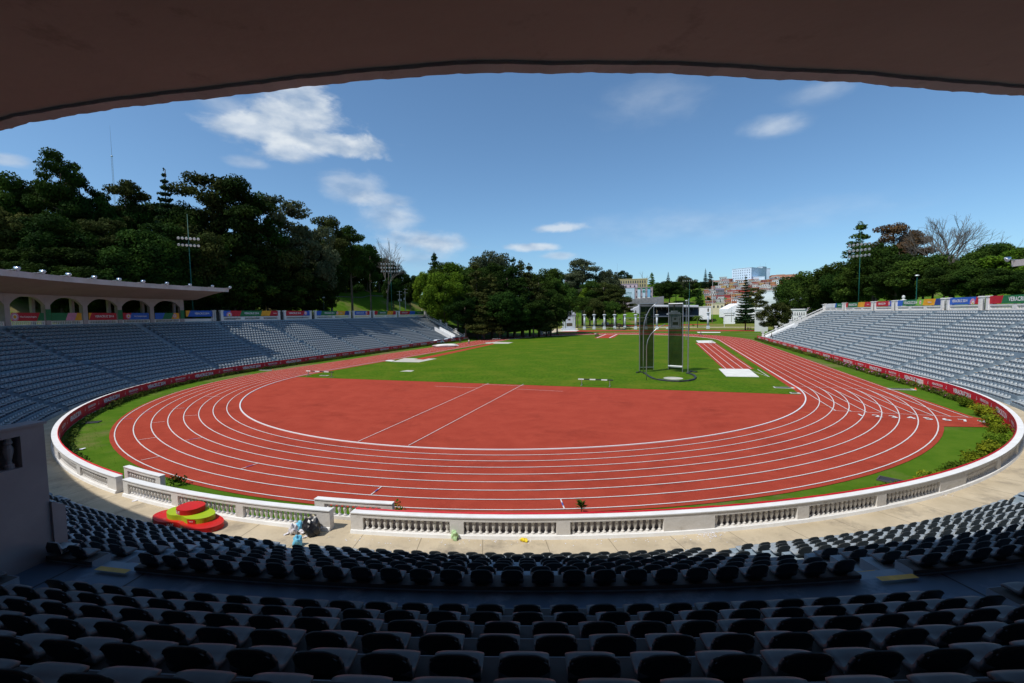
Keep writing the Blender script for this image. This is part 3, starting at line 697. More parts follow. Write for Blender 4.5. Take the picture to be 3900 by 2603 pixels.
# ------------------------------------------------------------------ canopy ring with columns and arches
CU0, CU1 = -90.6, 96.5
COLU = [-88.0+4.72*k for k in range(0, 39)]
_e = [(-91, 59.9, 14.95), (-55, 60.2, 14.95), (-40, 58.9, 14.5), (-20, 58.7, 14.3), (5, 58.85, 14.2), (30, 58.75, 14.15), (60, 59, 14.3), (97, 58.9, 14.45)]
def edge(u):
    A = [q[0] for q in _e]
    return float(np.interp(u, A, [q[1] for q in _e]))+.05*math.sin(u*.9)*.0, float(np.interp(u, A, [q[2] for q in _e]))
EP = []
for px, py in ((0, 501), (110, 468), (409, 422), (608, 397), (880, 365), (1300, 320), (1654, 288), (1776, 277.5), (1814, 276), (2130, 282), (2600, 283), (2821, 294), (2987, 306), (3208, 314.5), (3430, 333), (3706, 352), (3900, 369)):
    p = gnd(px, py, 14.1); R = math.hypot(p.x, p.y); EP.append((deg(math.atan2(p.x, -p.y)), R-1.4*(p.x/R)**2+.14))
EP.sort(); _e = [q for q in _e if q[0] < 3 or q[0] > 35]+[(u, s, 14.17) for u, s in EP]; _e.sort()
canopy = empty('stand_canopy', label='pinkish concrete canopy with arched rear colonnade shading the near and left terraces', cat='canopy')
us = U(CU0, CU1, .5)
def sof(u, f):       # soffit from edge (f=0) to the column line (f=1): gently curved
    s0, z0 = edge(u); s = s0+(68.6-s0)*f; zz = z0+(13.55-z0)*(f**1.5)
    # taper of the free end
    return s, zz
b = MB(); fr = [0, .06, .15, .3, .45, .6, .75, .9, 1.0]
for f0, f1 in zip(fr, fr[1:]):
    b.strip([P(*(lambda q: (q[0], u, q[1]))(sof(u, f0))) for u in us], [P(*(lambda q: (q[0], u, q[1]))(sof(u, f1))) for u in us])
b.strip([P(68.6, u, 13.55) for u in us], [P(73.2, u, 13.5) for u in us])
b.build('soffit', m_roof, canopy, smooth=True)
b = MB(); us2 = U(CU0, CU1, 2.0)
b.strip([P(edge(u)[0]-.02, u, edge(u)[1]+.62) for u in us2], [P(68.6, u, 15.0) for u in us2]); b.strip([P(68.6, u, 15.0) for u in us2], [P(73.6, u, 14.6) for u in us2]); b.strip([P(73.6, u, 14.6) for u in us2], [P(73.6, u, 13.4) for u in us2])
b.strip([P(73.6, u, 13.4) for u in us2], [P(73.2, u, 13.45) for u in us2])
for u in (CU0, CU1):
    pr = [(*sof(u, f),) for f in fr]+[(73.6, 13.4), (73.6, 14.6), (68.6, 15.0), (edge(u)[0], edge(u)[1]+.62)]
    b.poly([P(s, u, z) for s, z in pr])
b.build('roof_slab', m_roof, canopy)
b = MB(); us3 = U(CU0-.3, CU1+.3, .12)
def drip(u): return .012*math.sin(u*1.3)+.008*math.sin(u*4.7+1)+.006*math.sin(u*13+2)+.004*math.sin(u*31)
b.strip([P(edge(u)[0]-.14+drip(u)*.6, u, edge(u)[1]-.07+drip(u)*.7) for u in us3], [P(edge(u)[0]-.2, u, edge(u)[1]+.66) for u in us3])
b.strip([P(edge(u)[0]-.14+drip(u)*.6, u, edge(u)[1]-.07+drip(u)*.7) for u in us3], [P(edge(u)[0]+.12+drip(u), u, edge(u)[1]-.055) for u in us3])
b.strip([P(edge(u)[0]+.12+drip(u), u, edge(u)[1]-.055) for u in us3], [P(edge(u)[0]+.14+drip(u), u, edge(u)[1]+.02) for u in us3])
b.strip([P(edge(u)[0]-.2, u, edge(u)[1]+.66) for u in us3], [P(edge(u)[0]+.25, u, edge(u)[1]+.64) for u in us3])
b.build('fascia', m_fasc, canopy)
# arches between the columns
def arch_row(s0, s1, b):
    for a, c in zip(COLU, COLU[1:]):
        hwu = deg(.38/69); a0, c0 = a+hwu, c-hwu; n = 12
        pts = []
        for k in range(n+1):
            t = k/n; x = 2*t-1; pts.append((a0+(c0-a0)*t, 12.0+1.2*(1-abs(x)**2.6)))
        for s in (s0, s1): b.strip([P(s, u, z) for u, z in pts], [P(s, u, 13.52) for u, z in pts])
        b.strip([P(s0, u, z) for u, z in pts], [P(s1, u, z) for u, z in pts])
b = MB(); arch_row(68.6, 69.1, b)
b.build('arches', m_colr, canopy)
for k, u in enumerate(COLU):
    if -30 < u < 60 and 0: continue
    b = MB(); t = tang(u); nn = np.array([t[1], -t[0], 0]); c = np.array(P(68.9, u, 0))
    fn = lambda x, y, z: tuple(c+t*x+nn*y+np.array([0, 0, z]))
    b.box(-.38, .38, -.32, .32, 9.1, 13.52, fn)
    b.build('column', m_colr, canopy)
    b = MB(); b.box(-.22, .22, 1.7, 2.1, 9.1, 13.52, fn); b.build('column', m_colr, canopy)
    if -89 < u < -60 and k % 2 == 0:
        bb = MB(); bb.box(-.395, .395, -.36, -.345, 9.75, 11.4, fn); o = bb.build('column_banner', BM['g'], None)
        tag(o, None, 'banner'); o['label'] = 'green cloth banner tied round the %s canopy column from the canopy end' % ORD[k]
b = MB()
for a, c in zip(COLU, COLU[1:]):      # low balustrade between the columns
    pass
tp = empty('parapet', label='white baluster parapet between the canopy columns of the left stand', cat='parapet')
balwall('x', '', 68.72, 69.0, -94.1, -27.5, 9.1, 9.68, [(a+.5, c-.5) for a, c in zip(COLU, COLU[1:]) if c < -27.5], parent=tp, plinth=0, zo=(.14, .86), solo=False, nb=.27)
for lab, i0, segs, tx, ro in (('dark red banner with white words between the third and fourth visible canopy columns', 2, [(0, .06, 'o'), (.06, 1, 'r')], [(.55, 'VERACRUZ 2014', .5)], []),
                          ('blue banner with pale words under the canopy left of its last bay', 1, [(0, .28, 'r'), (.28, 1, 'b')], [(.65, 'Vive·Compite·Inspira', .32)], [(.2, .45)]),
                          ('blue, green and orange banner in the last canopy bay', 0, [(0, .35, 'b'), (.35, .72, 'g'), (.72, 1, 'o')], [], [(.8, .4)]),
                          ('green and orange banner beside the doorway in the fourth canopy bay', 3, [(0, .5, 'g'), (.5, .8, 'p'), (.8, 1, 'o')], [], []),
                          ('red banner with sun rosette and script words in the leftmost visible canopy bay', 4, [(0, .82, 'r'), (.82, 1, 'g')], [(.5, 'Vive·Compite·Inspira', .32)], [(.1, .6)])):
    a, c = COLU[i0], COLU[i0+1]
    top_banner(lab, a+.45, c-.45, segs, tx, s=68.66, z0=9.72, z1=10.88, rosette=ro)
b = MB(); uw = U(-40, 64); b.strip([P(72.9, u, 9.0) for u in uw], [P(72.9, u, 13.1) for u in uw]); b.build('added_rear_wall', m_colr, canopy)  # unseen wall, added to hold back light from behind the seats
# floodlights on the left fascia
def make_flood():
    t = empty('floodlight', cat='floodlight', group='floodlights along the canopy edge')
    b = MB(); b.tube([(0, 0, 0), (0, -.55, .12)], .04); b.box(-.12, .12, -.05, .3, -.04, .04); b.build('bracket', m_metal, t)
    b = MB(); b.lathe([(.10, -.32), (.16, -.22), (.26, -.02), (.31, .12), (.31, .15)], 16); o = b.build('reflector', mat('polished aluminium', (.75, .76, .78), .18, metal=1.0), t, smooth=True); o.rotation_euler = (rad(118), 0, 0); o.location = (0, -.62, .16)
    b = MB(); b.lathe([(.30, 0), (.28, .03), (.15, .055)], 16); q = b.build('lens', mat('lamp glass', (.55, .62, .68), .08, spec=.8), o, smooth=True); q.location = (0, 0, .15)
    return t
fl = make_flood(); ff = True; FLO = []
for k, (px, py) in enumerate(((1512/1.7423, 0), (1395/1.7423, 0), (1243/1.7423, 0), (1088/1.7423, 0), (927/1.7423, 0), (767/1.7423, 0), (600/1.7423, 0), (425/1.7423, 0), (250/1.7423, 0), (75/1.7423, 0))):
    # find the path angle whose fascia edge lies on this column of the photo
    best = min(np.arange(-91.0, -30, .05), key=lambda u: abs((1950+((np.array(P(edge(u)[0]-.3, u, edge(u)[1]+.7))-CAM)@_r2)/((np.array(P(edge(u)[0]-.3, u, edge(u)[1]+.7))-CAM)@_f)*FL)-px))
    FLO.append(float(best))
FLO.append(96.3)
for k, u in enumerate(FLO):
    o = fl if k == 0 else copy_tree(fl)
    t = tang(u); o.location = P(edge(u)[0]-.2, u, edge(u)[1]+.68); o.rotation_euler = (0, 0, math.atan2(t[1], t[0])+math.pi)
    o['label'] = ('round silver floodlight at the tip of the left canopy edge' if k == 0 else 'round silver floodlight on the tip of the right canopy' if k == len(FLO)-1 else f'round silver floodlight on the left canopy edge, {ORD[k]} from its right tip')

# ------------------------------------------------------------------ presidential box walls (dark wall at the left edge)
bx = empty('box_wall', label='tall pale parapet wall of the box at the left edge with a baluster opening', cat='wall')
t7 = rad(6.9)
def rb(s, off, z):            # along radius u=6.9, off = sideways (towards -u)
    p = Vector((s*math.sin(t7), -s*math.cos(t7), z)); n = Vector((-math.cos(t7), -math.sin(t7), 0)); return tuple(p+n*off)
b = MB(); f = lambda x, y, z: rb(x, y, z)
b.box(58.0, 58.47, 0, .42, 3.5, 7.06, f); b.box(59.95, 67.5, 0, .42, 3.5, 7.06, f); b.box(58.47, 59.95, 0, .42, 3.5, 6.1, f); b.box(58.47, 59.95, 0, .42, 6.87, 7.06, f); b.box(58.47, 59.95, .38, .42, 6.1, 6.87, f)
for u in (): pass
b.build('wall', m_colr, bx)
b = MB(); b.box(57.96, 67.5, -.04, .46, 7.061, 7.12, f); b.build('coping', m_colr, bx)
for s in np.arange(58.62, 59.9, .27):
    bb = MB(); bb.lathe([(r*1.05, z) for r, z in baluster(.77, .085)], 12); o = bb.build('baluster', m_colr, bx); o.location = rb(s, .17, 6.1)
b = MB(); us = U(BOX[0], 6.5); b.strip([P(58.0, u, 3.5) for u in us], [P(58.0, u, 5.6) for u in us]); b.strip([P(58.7, u, 3.62) for u in us], [P(58.7, u, 5.6) for u in us]); b.strip([P(58.0, u, 5.6) for u in us], [P(58.7, u, 5.6) for u in us]); b.build('front_wall', m_colr, bx)
b = MB(); b.add([rb(s, o, z) for s, z in ((57.72, 3.2), (58.0, 3.2), (58.0, 5.05), (57.72, 4.85)) for o in (-.06, .4)], [(0, 2, 4, 6), (7, 5, 3, 1), (0, 1, 3, 2), (2, 3, 5, 4), (4, 5, 7, 6), (6, 7, 1, 0)])
tag(b.build('stair_pier', m_colr), 'low pale pier with sloping top standing before the box wall', 'pier')

# ------------------------------------------------------------------ foliage
def leafcloud(clumps, dens, q, seed, flat=.0, droop=0.0):
    r = np.random.default_rng(seed); V = []; n = 0
    for (cx, cy, cz, rx, ry, rz) in clumps:
        k = max(6, int(dens*(rx*ry+ry*rz+rx*rz)/3))
        d = r.normal(size=(k, 3)); d /= np.linalg.norm(d, axis=1)[:, None]
        rr = (.45+.6*r.random(k)**.6)[:, None]
        c = d*rr*np.array([rx, ry, rz])+np.array([cx, cy, cz])
        nn = d+r.normal(size=(k, 3))*.75+np.array([0, 0, .35]); nn /= np.linalg.norm(nn, axis=1)[:, None]
        a = np.cross(nn, r.normal(size=(k, 3))); a /= np.linalg.norm(a, axis=1)[:, None]; b = np.cross(nn, a)
        s = q*(.55+.9*r.random(k))[:, None]; e = (.5+.5*r.random(k))[:, None]
        V.append(np.stack([c-a*s-b*s*e*.3, c+b*s*e*-.8, c+a*s+b*s*e*.2, c+b*s*e*.9], 1).reshape(-1, 3))
    V = np.concatenate(V); F = np.arange(len(V)).reshape(-1, 4); return V, F
def trunk_mesh(H, r0, limbs, seed, lean=.03, top=.75):
    r = np.random.default_rng(seed); b = MB(); pts = []
    for i in range(7):
        t = i/6; pts.append((r.normal(0, lean)*H*t*.3, r.normal(0, lean)*H*t*.3, H*top*t))
    b.tube(pts, r0, 8, r0*.3)
    for (z, az, ln, up) in limbs:
        t = z/(H*top); k = min(5, int(t*6)); p0 = Vector(pts[k]).lerp(Vector(pts[k+1]), t*6-k) if k < 6 else Vector(pts[6])
        d = Vector((math.cos(az), math.sin(az), up)).normalized(); p1 = p0+d*ln*.5+Vector((0, 0, -.02*ln)); p2 = p0+d*ln+Vector((0, 0, ln*.12))
        b.tube([p0, p1, p2], r0*.38*(1-.5*t), 6, r0*.08)
    return b
bark = mat('bark', (.075, .055, .04), .9, (.12, .095, .075), 3, 6)
barkp = mat('pale bark', (.17, .15, .13), .85, (.10, .085, .07), 3, 6)
LM = {'dark': leafmat('dark green leaves', (.012, .030, .006), (.032, .062, .009)), 'mid': leafmat('mid green leaves', (.020, .045, .008), (.055, .095, .013)),
      'bright': leafmat('bright green leaves', (.06, .115, .010), (.13, .20, .015), .3), 'olive': leafmat('olive leaves', (.030, .044, .011), (.072, .082, .020)),
      'brown': leafmat('russet leaves', (.07, .045, .022), (.12, .075, .035)), 'grey': leafmat('grey green leaves', (.035, .050, .026), (.085, .10, .05)), 'conif': leafmat('conifer needles', (.008, .024, .010), (.028, .055, .018))}
def crown_clumps(kind, H, seed):
    r = np.random.default_rng(seed); cl = []; limbs = []
    if kind == 'broad':
        for i in range(46):
            d = r.normal(size=3); d /= np.linalg.norm(d); d[2] = d[2]*.9+.05; k = .55+.5*r.random()
            s = H*(.055+.06*r.random()); cl.append((d[0]*k*H*.30, d[1]*k*H*.30, H*.62+d[2]*k*H*.31, s*1.2, s*1.2, s*.85))
        limbs = [(H*(.25+.05*i), i*2.4, H*.25, .8) for i in range(7)]
    elif kind == 'open':
        for i in range(17):
            z = H*(.38+.6*r.random()**.8); t = (z/H-.38)/.62; rad_ = H*.21*(1.0-.55*abs(t-.45)**1.2)*(.35+.75*r.random()); a = r.random()*6.28
            for j in range(4):
                s = H*(.028+.04*r.random()); cl.append((math.cos(a)*rad_+r.normal(0, H*.03), math.sin(a)*rad_+r.normal(0, H*.03), z+r.normal(0, H*.016), s*1.5, s*1.5, s*.7))
            limbs.append((max(H*.2, z-H*.06), a, rad_*1.1, .35))
        cl.append((0, 0, H*.97, H*.05, H*.05, H*.03))
    elif kind == 'cone':
        for i in range(60):
            t = r.random()**1.25; z = H*(.16+.84*t); R = H*.2*(1-t)**.8*(.5+.65*r.random())+.15; a = r.random()*6.28; s = H*(.022+.03*(1-t))
            cl.append((math.cos(a)*R, math.sin(a)*R, z-R*.12, s*1.7, s*1.7, s*.8))
        cl += [(0, 0, H*(.2+.13*i), H*.11*(1-i*.13)+.1, H*.11*(1-i*.13)+.1, H*.07) for i in range(7)]+[(0, 0, H*.98, .12, .12, H*.04)]
    elif kind == 'norfolk':
        n = 19
        for i in range(n):
            t = i/n; z = H*(.14+.84*t)+r.normal(0, H*.004); R = (H*.20*(1-t)**.9+.05)*(.88+.24*r.random()); na = 9
            for k in range(na):
                a = k*6.283/na+i*.9+r.normal(0, .1)
                for q in range(4):
                    f = (q+.7)/4.2; s = H*.031*(1.3-.5*f)*(.22+.78*(1-t)); cl.append((math.cos(a)*R*f, math.sin(a)*R*f, z+R*.10*f*f+r.normal(0, .06), s*1.5, s*1.5, s*.5))
        cl.append((0, 0, H*.985, .1, .1, H*.02))
    elif kind == 'round':
        for i in range(60):
            d = r.normal(size=3); d /= np.linalg.norm(d); k = .62+.42*r.random(); s = H*(.05+.05*r.random())
            cl.append((d[0]*k*H*.36, d[1]*k*H*.36, H*.58+d[2]*k*H*.36, s*1.2, s*1.2, s))
        limbs = [(H*.2, i*2.1, H*.25, 1.0) for i in range(5)]
    elif kind == 'umbrella':
        for i in range(40):
            a = r.random()*6.28; R = H*.62*r.random()**.5; s = H*(.07+.05*r.random()); cl.append((math.cos(a)*R, math.sin(a)*R, H*(.86-.35*(R/H/.62)**2)+r.normal(0, H*.03), s*1.4, s*1.4, s*.8))
        limbs = [(H*.3, i*1.3, H*.5, .7) for i in range(5)]
    return cl, limbs
TM = {}
def tree_mesh(kind, leaf, v, H=20.0):
    k = (kind, leaf, v)
    if k not in TM:
        cl, limbs = crown_clumps(kind, H, 100+v+len(kind)*7)
        V_, F_ = leafcloud(cl, {'broad': 120, 'open': 130, 'cone': 130, 'norfolk': 170, 'round': 120, 'umbrella': 80}[kind], {'broad': .25, 'open': .19, 'cone': .2, 'norfolk': .18, 'round': .24, 'umbrella': .25}[kind], v*13+5)
        co = npmesh('crown', V_, F_, LM[leaf]); tb = trunk_mesh(H, {'broad': .38, 'open': .32, 'cone': .28, 'norfolk': .26, 'round': .35, 'umbrella': .4}[kind], limbs, v, top={'broad': .7, 'open': .9, 'cone': .92, 'norfolk': .98, 'round': .6, 'umbrella': .5}[kind])
        to = tb.build('trunk', barkp if kind == 'open' and leaf in ('grey', 'olive') else bark, smooth=True)
        TM[k] = (co, to, [False])
    return TM[k]
NT = {}
def tree(kind, leaf, px, top, D, label, group=None, wid=1.0, name=None, base=None, v=None, zb=None):
    p = far(px, top, D)
    smin = 79 if group in (gL, globals().get('gR')) else 0
    while smin and S_of(p.x, p.y) < smin and D < 400: D += 1.5; p = far(px, top, D)
    x, y = p.x, p.y; z0 = hgt(x, y) if zb is None else zb
    Ht = max(2.5, p.z-z0); v = (NT.get(kind, 0) % 3) if v is None else v; NT[kind] = NT.get(kind, 0)+1
    co, to, used = tree_mesh(kind, leaf, v)
    nm = name or {'broad': 'broadleaf_tree', 'open': 'tall_tree', 'cone': 'conifer_tree', 'norfolk': 'araucaria_tree', 'round': 'round_tree', 'umbrella': 'spreading_tree'}[kind]
    e_ = empty(nm, (x, y, z0), random.random()*6.28, label, 'tree', group)
    for o in (co, to):
        if used[0]: o = o.copy(); C.objects.link(o)
        o.parent = e_
    used[0] = True
    s = Ht/20.0; e_.scale = (s*wid, s*wid, s); return e_
def branches(b, p, d, ln, r, lv, rg, spread=.55):
    q = p+d*ln; b.tube([p, p+d*ln*.5+Vector(rg.normal(0, .03*ln, 3)), q], r, 5 if lv > 2 else 4, r*.62)
    if lv == 0: return
    for i in range(3 if lv > 1 else 4):
        nd = (d+Vector(rg.normal(0, spread, 3))+Vector((0, 0, .14))).normalized(); branches(b, q if i < 2 else p+d*ln*.6, nd, ln*(.66+.14*rg.random()), r*.58, lv-1, rg, spread)
def bare_tree(px, top, D, label, wid=1.0, seed=1, lv=5, m=None, zb=None):
    p = far(px, top, D)
    while S_of(p.x, p.y) < 78 and p.y < 125: D += 1.5; p = far(px, top, D)
    z0 = hgt(p.x, p.y) if zb is None else zb; H = p.z-z0; b = MB(); rg = np.random.default_rng(seed)
    branches(b, Vector((0, 0, 0)), Vector((0, 0, 1)), 1.0, .055, lv, rg, .38)
    zm = max(v[2] for v in b.v); xm = max(abs(v[0]) for v in b.v)
    b.v = [(v[0]*H/zm*wid, v[1]*H/zm*wid, v[2]*H/zm) for v in b.v]
    o = b.build('bare_tree', m or barkp); o.location = (p.x, p.y, z0); tag(o, label, 'tree'); return o

# --- wooded hill behind the left stand
gL = 'trees on the hill behind the left stand'
def L1(k): return 'dark evergreen tree massed with others on the hill behind the left stand'
for (px, top, D, kind, leaf, wd, lab) in (
    (30, 622, 95, 'broad', 'mid', .8, 'dark broad tree at the far left edge of the hill skyline'),
    (150, 655, 98, 'broad', 'dark', .85, 'dark rounded tree left of the spiky topped one on the hill'),
    (218, 570, 92, 'open', 'dark', .8, 'tallest dark tree with spiky broken top at the left of the hill'),
    (300, 640, 98, 'open', 'dark', .9, None), (350, 695, 96, 'broad', 'dark', .8, None),
    (470, 676, 105, 'open', 'olive', 1.1, 'open branched olive tree left of the tall araucaria'),
    (545, 690, 108, 'broad', 'dark', .8, None),
    (622, 628, 104, 'norfolk', 'conif', .82, 'tall pointed araucaria rising above the hill wood'),
    (700, 715, 108, 'broad', 'dark', .8, None),
    (800, 655, 110, 'open', 'olive', 1.15, 'tall umbrella headed olive tree in the middle of the hill skyline'),
    (895, 672, 112, 'open', 'dark', 1.1, 'tall dark layered tree right of the umbrella headed one'),
    (985, 700, 114, 'open', 'dark', .9, None),
    (1060, 735, 116, 'open', 'grey', 1.1, 'pale grey green thin crowned tree on the hill skyline'),
    (1170, 810, 120, 'round', 'grey', .75, 'light grey green bushy tree where the hill skyline drops'),
    (1250, 800, 128, 'open', 'olive', .9, None), (1330, 850, 128, 'open', 'dark', 1.0, 'dark flat layered pine near the right end of the hill wood'),
    (1405, 925, 134, 'open', 'dark', .9, 'dark small crowned tree beside the leafless one on the hill'),
    (1495, 1020, 150, 'broad', 'dark', .9, None), (1560, 1035, 165, 'broad', 'dark', .8, None)):
    tree(kind, leaf, px, top+(8 if lab else 28), D, lab or L1(0), gL, wd*.84)
rt = np.random.default_rng(3)
for i, px in enumerate(np.linspace(-120, 1230, 17)):
    base = np.interp(px, [0, 500, 900, 1200], [775, 850, 880, 965])
    tree(('open', 'broad', 'broad')[i % 3], ('dark', 'dark', 'olive', 'dark')[i % 4], px+rt.normal(0, 15), base+rt.normal(0, 18), np.interp(px, [0, 600, 1200], [84, 92, 112])+rt.normal(0, 2), 'dark tree in the front row of the wood behind the left stand', gL, 1.05)
for i, px in enumerate(np.linspace(-60, 1210, 20)):
    base = np.interp(px, [0, 500, 900, 1200], [960, 1000, 1000, 1040])
    tree('round', ('dark', 'dark', 'mid')[i % 3], px+rt.normal(0, 14), base+rt.normal(0, 22), np.interp(px, [0, 600, 1200], [78, 90, 112])+rt.normal(0, 1.5), 'low dark tree filling the shade behind the left parapet', gL, 1.45)
for i, (px, tp) in enumerate(((1215, 900), (1265, 880), (1310, 930), (1350, 920), (1395, 965), (1440, 975), (1480, 1000), (1530, 1035), (1575, 1045), (1610, 1050))):
    D_ = 130+i*5; q_ = far(px, tp, D_)
    while S_of(q_.x, q_.y) < 103 and D_ < 240: D_ += 2; q_ = far(px, tp, D_)
    tree(('round', 'broad')[i % 2], 'dark', px, tp, D_, 'dark low tree above the green bank', gL, 1.25)
bare_tree(1470, 905, 132, 'leafless brown tree at the right end of the hill wood', .8, 5)
cl = []; r = np.random.default_rng(41)
for y in np.arange(20, 150, 2.6):
    for s_ in (106, 112, 119):
        x = -(s_+1.4+.016*y)+r.normal(0, 1.5); hh = 2.2+2.2*r.random(); cl.append((x, y+r.normal(0, 1), hgt(x, y)+hh*.5, 2.3, 2.3, hh*.8))
V_, F_ = leafcloud(cl, 34, .34, 6); o = npmesh('undergrowth', V_, F_, LM['dark']); tag(o, 'dark undergrowth beneath the trees at the top of the green bank', 'undergrowth', kind='stuff')
# --- wood at the far left corner of the track
gM = 'trees of the wood beyond the left bend'
for (px, top, D, kind, leaf, wd, lab) in (
    (1652, 970, 205, 'cone', 'dark', 1.0, 'pointed dark conifer at the left shoulder of the bend wood'),
    (1625, 1030, 185, 'round', 'bright', .8, None), (1690, 1015, 178, 'round', 'bright', .9, 'bright yellow green tree in front at the left of the bend wood'),
    (1700, 985, 200, 'broad', 'mid', 1.0, None), (1765, 980, 200, 'broad', 'bright', 1.1, 'lime green crown on top of the bend wood'),
    (1800, 1000, 190, 'broad', 'mid', .9, None), (1862, 940, 205, 'round', 'grey', .75, 'tall grey green dome crowned tree highest in the bend wood'),
    (1812, 1010, 176, 'cone', 'olive', 1.3, 'olive brown conifer in front of the grey green dome crown'), (1905, 985, 195, 'broad', 'dark', .8, None),
    (1954, 990, 190, 'cone', 'dark', 1.1, None), (1984, 1000, 195, 'cone', 'olive', 1.2, None), (2015, 1015, 192, 'cone', 'olive', 1.2, None),
    (2058, 1015, 205, 'broad', 'mid', .9, None), (2096, 1010, 212, 'round', 'mid', .75, 'round leafy crown at the right shoulder of the bend wood'),
    (2120, 1045, 205, 'round', 'mid', .85, None), (1930, 1040, 180, 'cone', 'dark', 1.4, None), (1870, 1050, 178, 'cone', 'olive', 1.4, None),
    (1990, 1060, 182, 'cone', 'dark', 1.5, None), (2050, 1060, 185, 'cone', 'olive', 1.5, None), (2095, 1090, 190, 'broad', 'dark', .9, None),
    (1740, 1060, 180, 'broad', 'mid', 1.0, None), (1770, 1110, 172, 'broad', 'dark', 1.1, None), (1840, 1120, 170, 'cone', 'olive', 1.5, None), (1900, 1100, 172, 'broad', 'dark', 1.1, None), (1960, 1120, 176, 'broad', 'dark', 1.2, None), (2030, 1120, 180, 'broad', 'dark', 1.2, None), (2080, 1130, 186, 'broad', 'dark', 1.2, None)):
    tree(kind, leaf, px, top, D, lab or 'dark tree in the wood beyond the left bend of the track', gM, wd)
# --- right hand trees
gR = 'trees behind the right stand'
for (px, top, D, kind, leaf, wd, lab) in (
    (3040, 1035, 150, 'round', 'mid', .95, 'rounded green tree at the left end of the trees behind the right stand'),
    (3120, 1010, 140, 'broad', 'mid', 1.1, 'green tree beside the white buildings, second in the right hand row'),
    (3190, 975, 132, 'broad', 'mid', 1.0, None), (3278, 858, 128, 'cone', 'mid', 1.15, 'tall conifer with a ragged tip beside the right floodlight mast'),
    (3345, 905, 122, 'broad', 'mid', .9, None), (3408, 855, 130, 'open', 'brown', .9, 'russet brown tree with pointed tip on the right skyline'),
    (3470, 875, 130, 'open', 'brown', .9, 'russet brown tree right of the pointed russet one'), (3560, 960, 118, 'broad', 'mid', 1.1, None),
    (3640, 985, 112, 'broad', 'bright', 1.0, None), (3745, 925, 105, 'broad', 'mid', 1.1, None), (3800, 908, 100, 'broad', 'mid', 1.1, 'dense dark green tree over the right canopy tip'),
    (3880, 915, 95, 'broad', 'bright', 1.1, 'yellow green tree cut by the right frame edge'), (3960, 900, 92, 'broad', 'mid', 1.1, None), (3330, 960, 112, 'broad', 'mid', 1.2, None), (3420, 950, 108, 'broad', 'dark', 1.2, None),
    (3500, 960, 106, 'broad', 'mid', 1.2, None), (3230, 1010, 118, 'broad', 'dark', 1.2, None), (3600, 1000, 101, 'broad', 'dark', 1.2, None), (3700, 1000, 97, 'broad', 'mid', 1.2, None), (3800, 1010, 92, 'broad', 'dark', 1.2, None), (3900, 1010, 88, 'broad', 'dark', 1.2, None),
    (3160, 1060, 128, 'broad', 'dark', 1.2, None), (3270, 1060, 112, 'broad', 'dark', 1.3, None), (3380, 1050, 103, 'broad', 'mid', 1.3, None), (3480, 1055, 98, 'broad', 'dark', 1.3, None)):
    tree(kind, leaf, px, top, D, lab or 'dark green leafy tree in the row behind the right stand', gR, wd)
bare_tree(3640, 815, 112, 'large leafless tree spreading against the sky on the right', 1.25, 11, 6)
bare_tree(3528, 845, 116, 'slim leafless tree left of the large leafless one', .8, 21, 5)
bare_tree(3760, 880, 106, 'leaning leafless tree right of the large leafless one', .9, 31, 5)
# --- trees beyond the colonnade
gF = 'trees beyond the colonnade'
for (px, top, D, kind, leaf, wd, lab) in (
    (2190, 1030, 330, 'open', 'grey', 1.0, None), (2218, 988, 335, 'open', 'grey', 1.25, 'tall ragged eucalyptus above the left gate pavilion'), (2200, 1120, 290, 'umbrella', 'mid', .75, 'wide spreading tree behind the left gate pavilion'),
    (2150, 1110, 300, 'broad', 'mid', 1.0, None), (2245, 1080, 320, 'broad', 'bright', .9, None), (2270, 1032, 330, 'cone', 'dark', .8, 'slim dark cypress left of the beige office block'), (2308, 1022, 330, 'round', 'grey', .8, 'round topped grey green tree beside the beige office block'),
    (2262, 1065, 310, 'open', 'mid', 1.2, None), (2300, 1075, 305, 'open', 'olive', 1.5, None), (2345, 1100, 300, 'open', 'olive', 1.4, None), (2375, 1130, 295, 'open', 'olive', 1.3, None), (2330, 1140, 290, 'broad', 'mid', 1.0, None), (2265, 1130, 292, 'broad', 'olive', 1.1, None),
    (2372, 1024, 520, 'round', 'dark', .9, 'dark round tree sticking up behind the beige office block'), (2483, 1042, 470, 'cone', 'bright', 1.0, None), (2545, 1035, 480, 'norfolk', 'conif', .9, 'small araucaria right of the office building'),
    (2520, 1068, 430, 'broad', 'mid', 1.2, None), (2550, 1062, 420, 'broad', 'dark', 1.2, None), (2575, 1068, 440, 'broad', 'mid', 1.0, None), (2606, 1046, 470, 'round', 'grey', 1.0, None), (2640, 1060, 480, 'broad', 'dark', 1.1, None), (2610, 1100, 430, 'broad', 'dark', 1.2, None), (2650, 1100, 440, 'broad', 'dark', 1.2, None),
    (2687, 1022, 500, 'norfolk', 'conif', .7, 'tallest araucaria left of the blue white hospital'), (2704, 1038, 510, 'cone', 'conif', 1.3, None), (2725, 1072, 520, 'broad', 'dark', 1.2, None), (2670, 1070, 500, 'broad', 'conif' if 'conif' in LM else 'dark', 1.2, None), (2740, 1080, 530, 'broad', 'mid', .9, None),
    (2664, 1084, 400, 'cone', 'dark', .7, None), (2842, 1046, 215, 'norfolk', 'conif', .92, 'large dark araucaria standing on the lawn in front of the town'), (2881, 1096, 260, 'open', 'olive', 1.0, 'thin yellow brown tree right of the large araucaria'),
    (2951, 1148, 165, 'round', 'olive', 1.15, 'dense olive round tree before the white buildings'), (2952, 1064, 560, 'round', 'dark', 1.0, None), (2440, 1095, 560, 'round', 'bright', 1.0, None)):
    tree(kind, leaf, px, top, D, lab or 'green tree in the belt between the colonnade and the town', gF, wd)
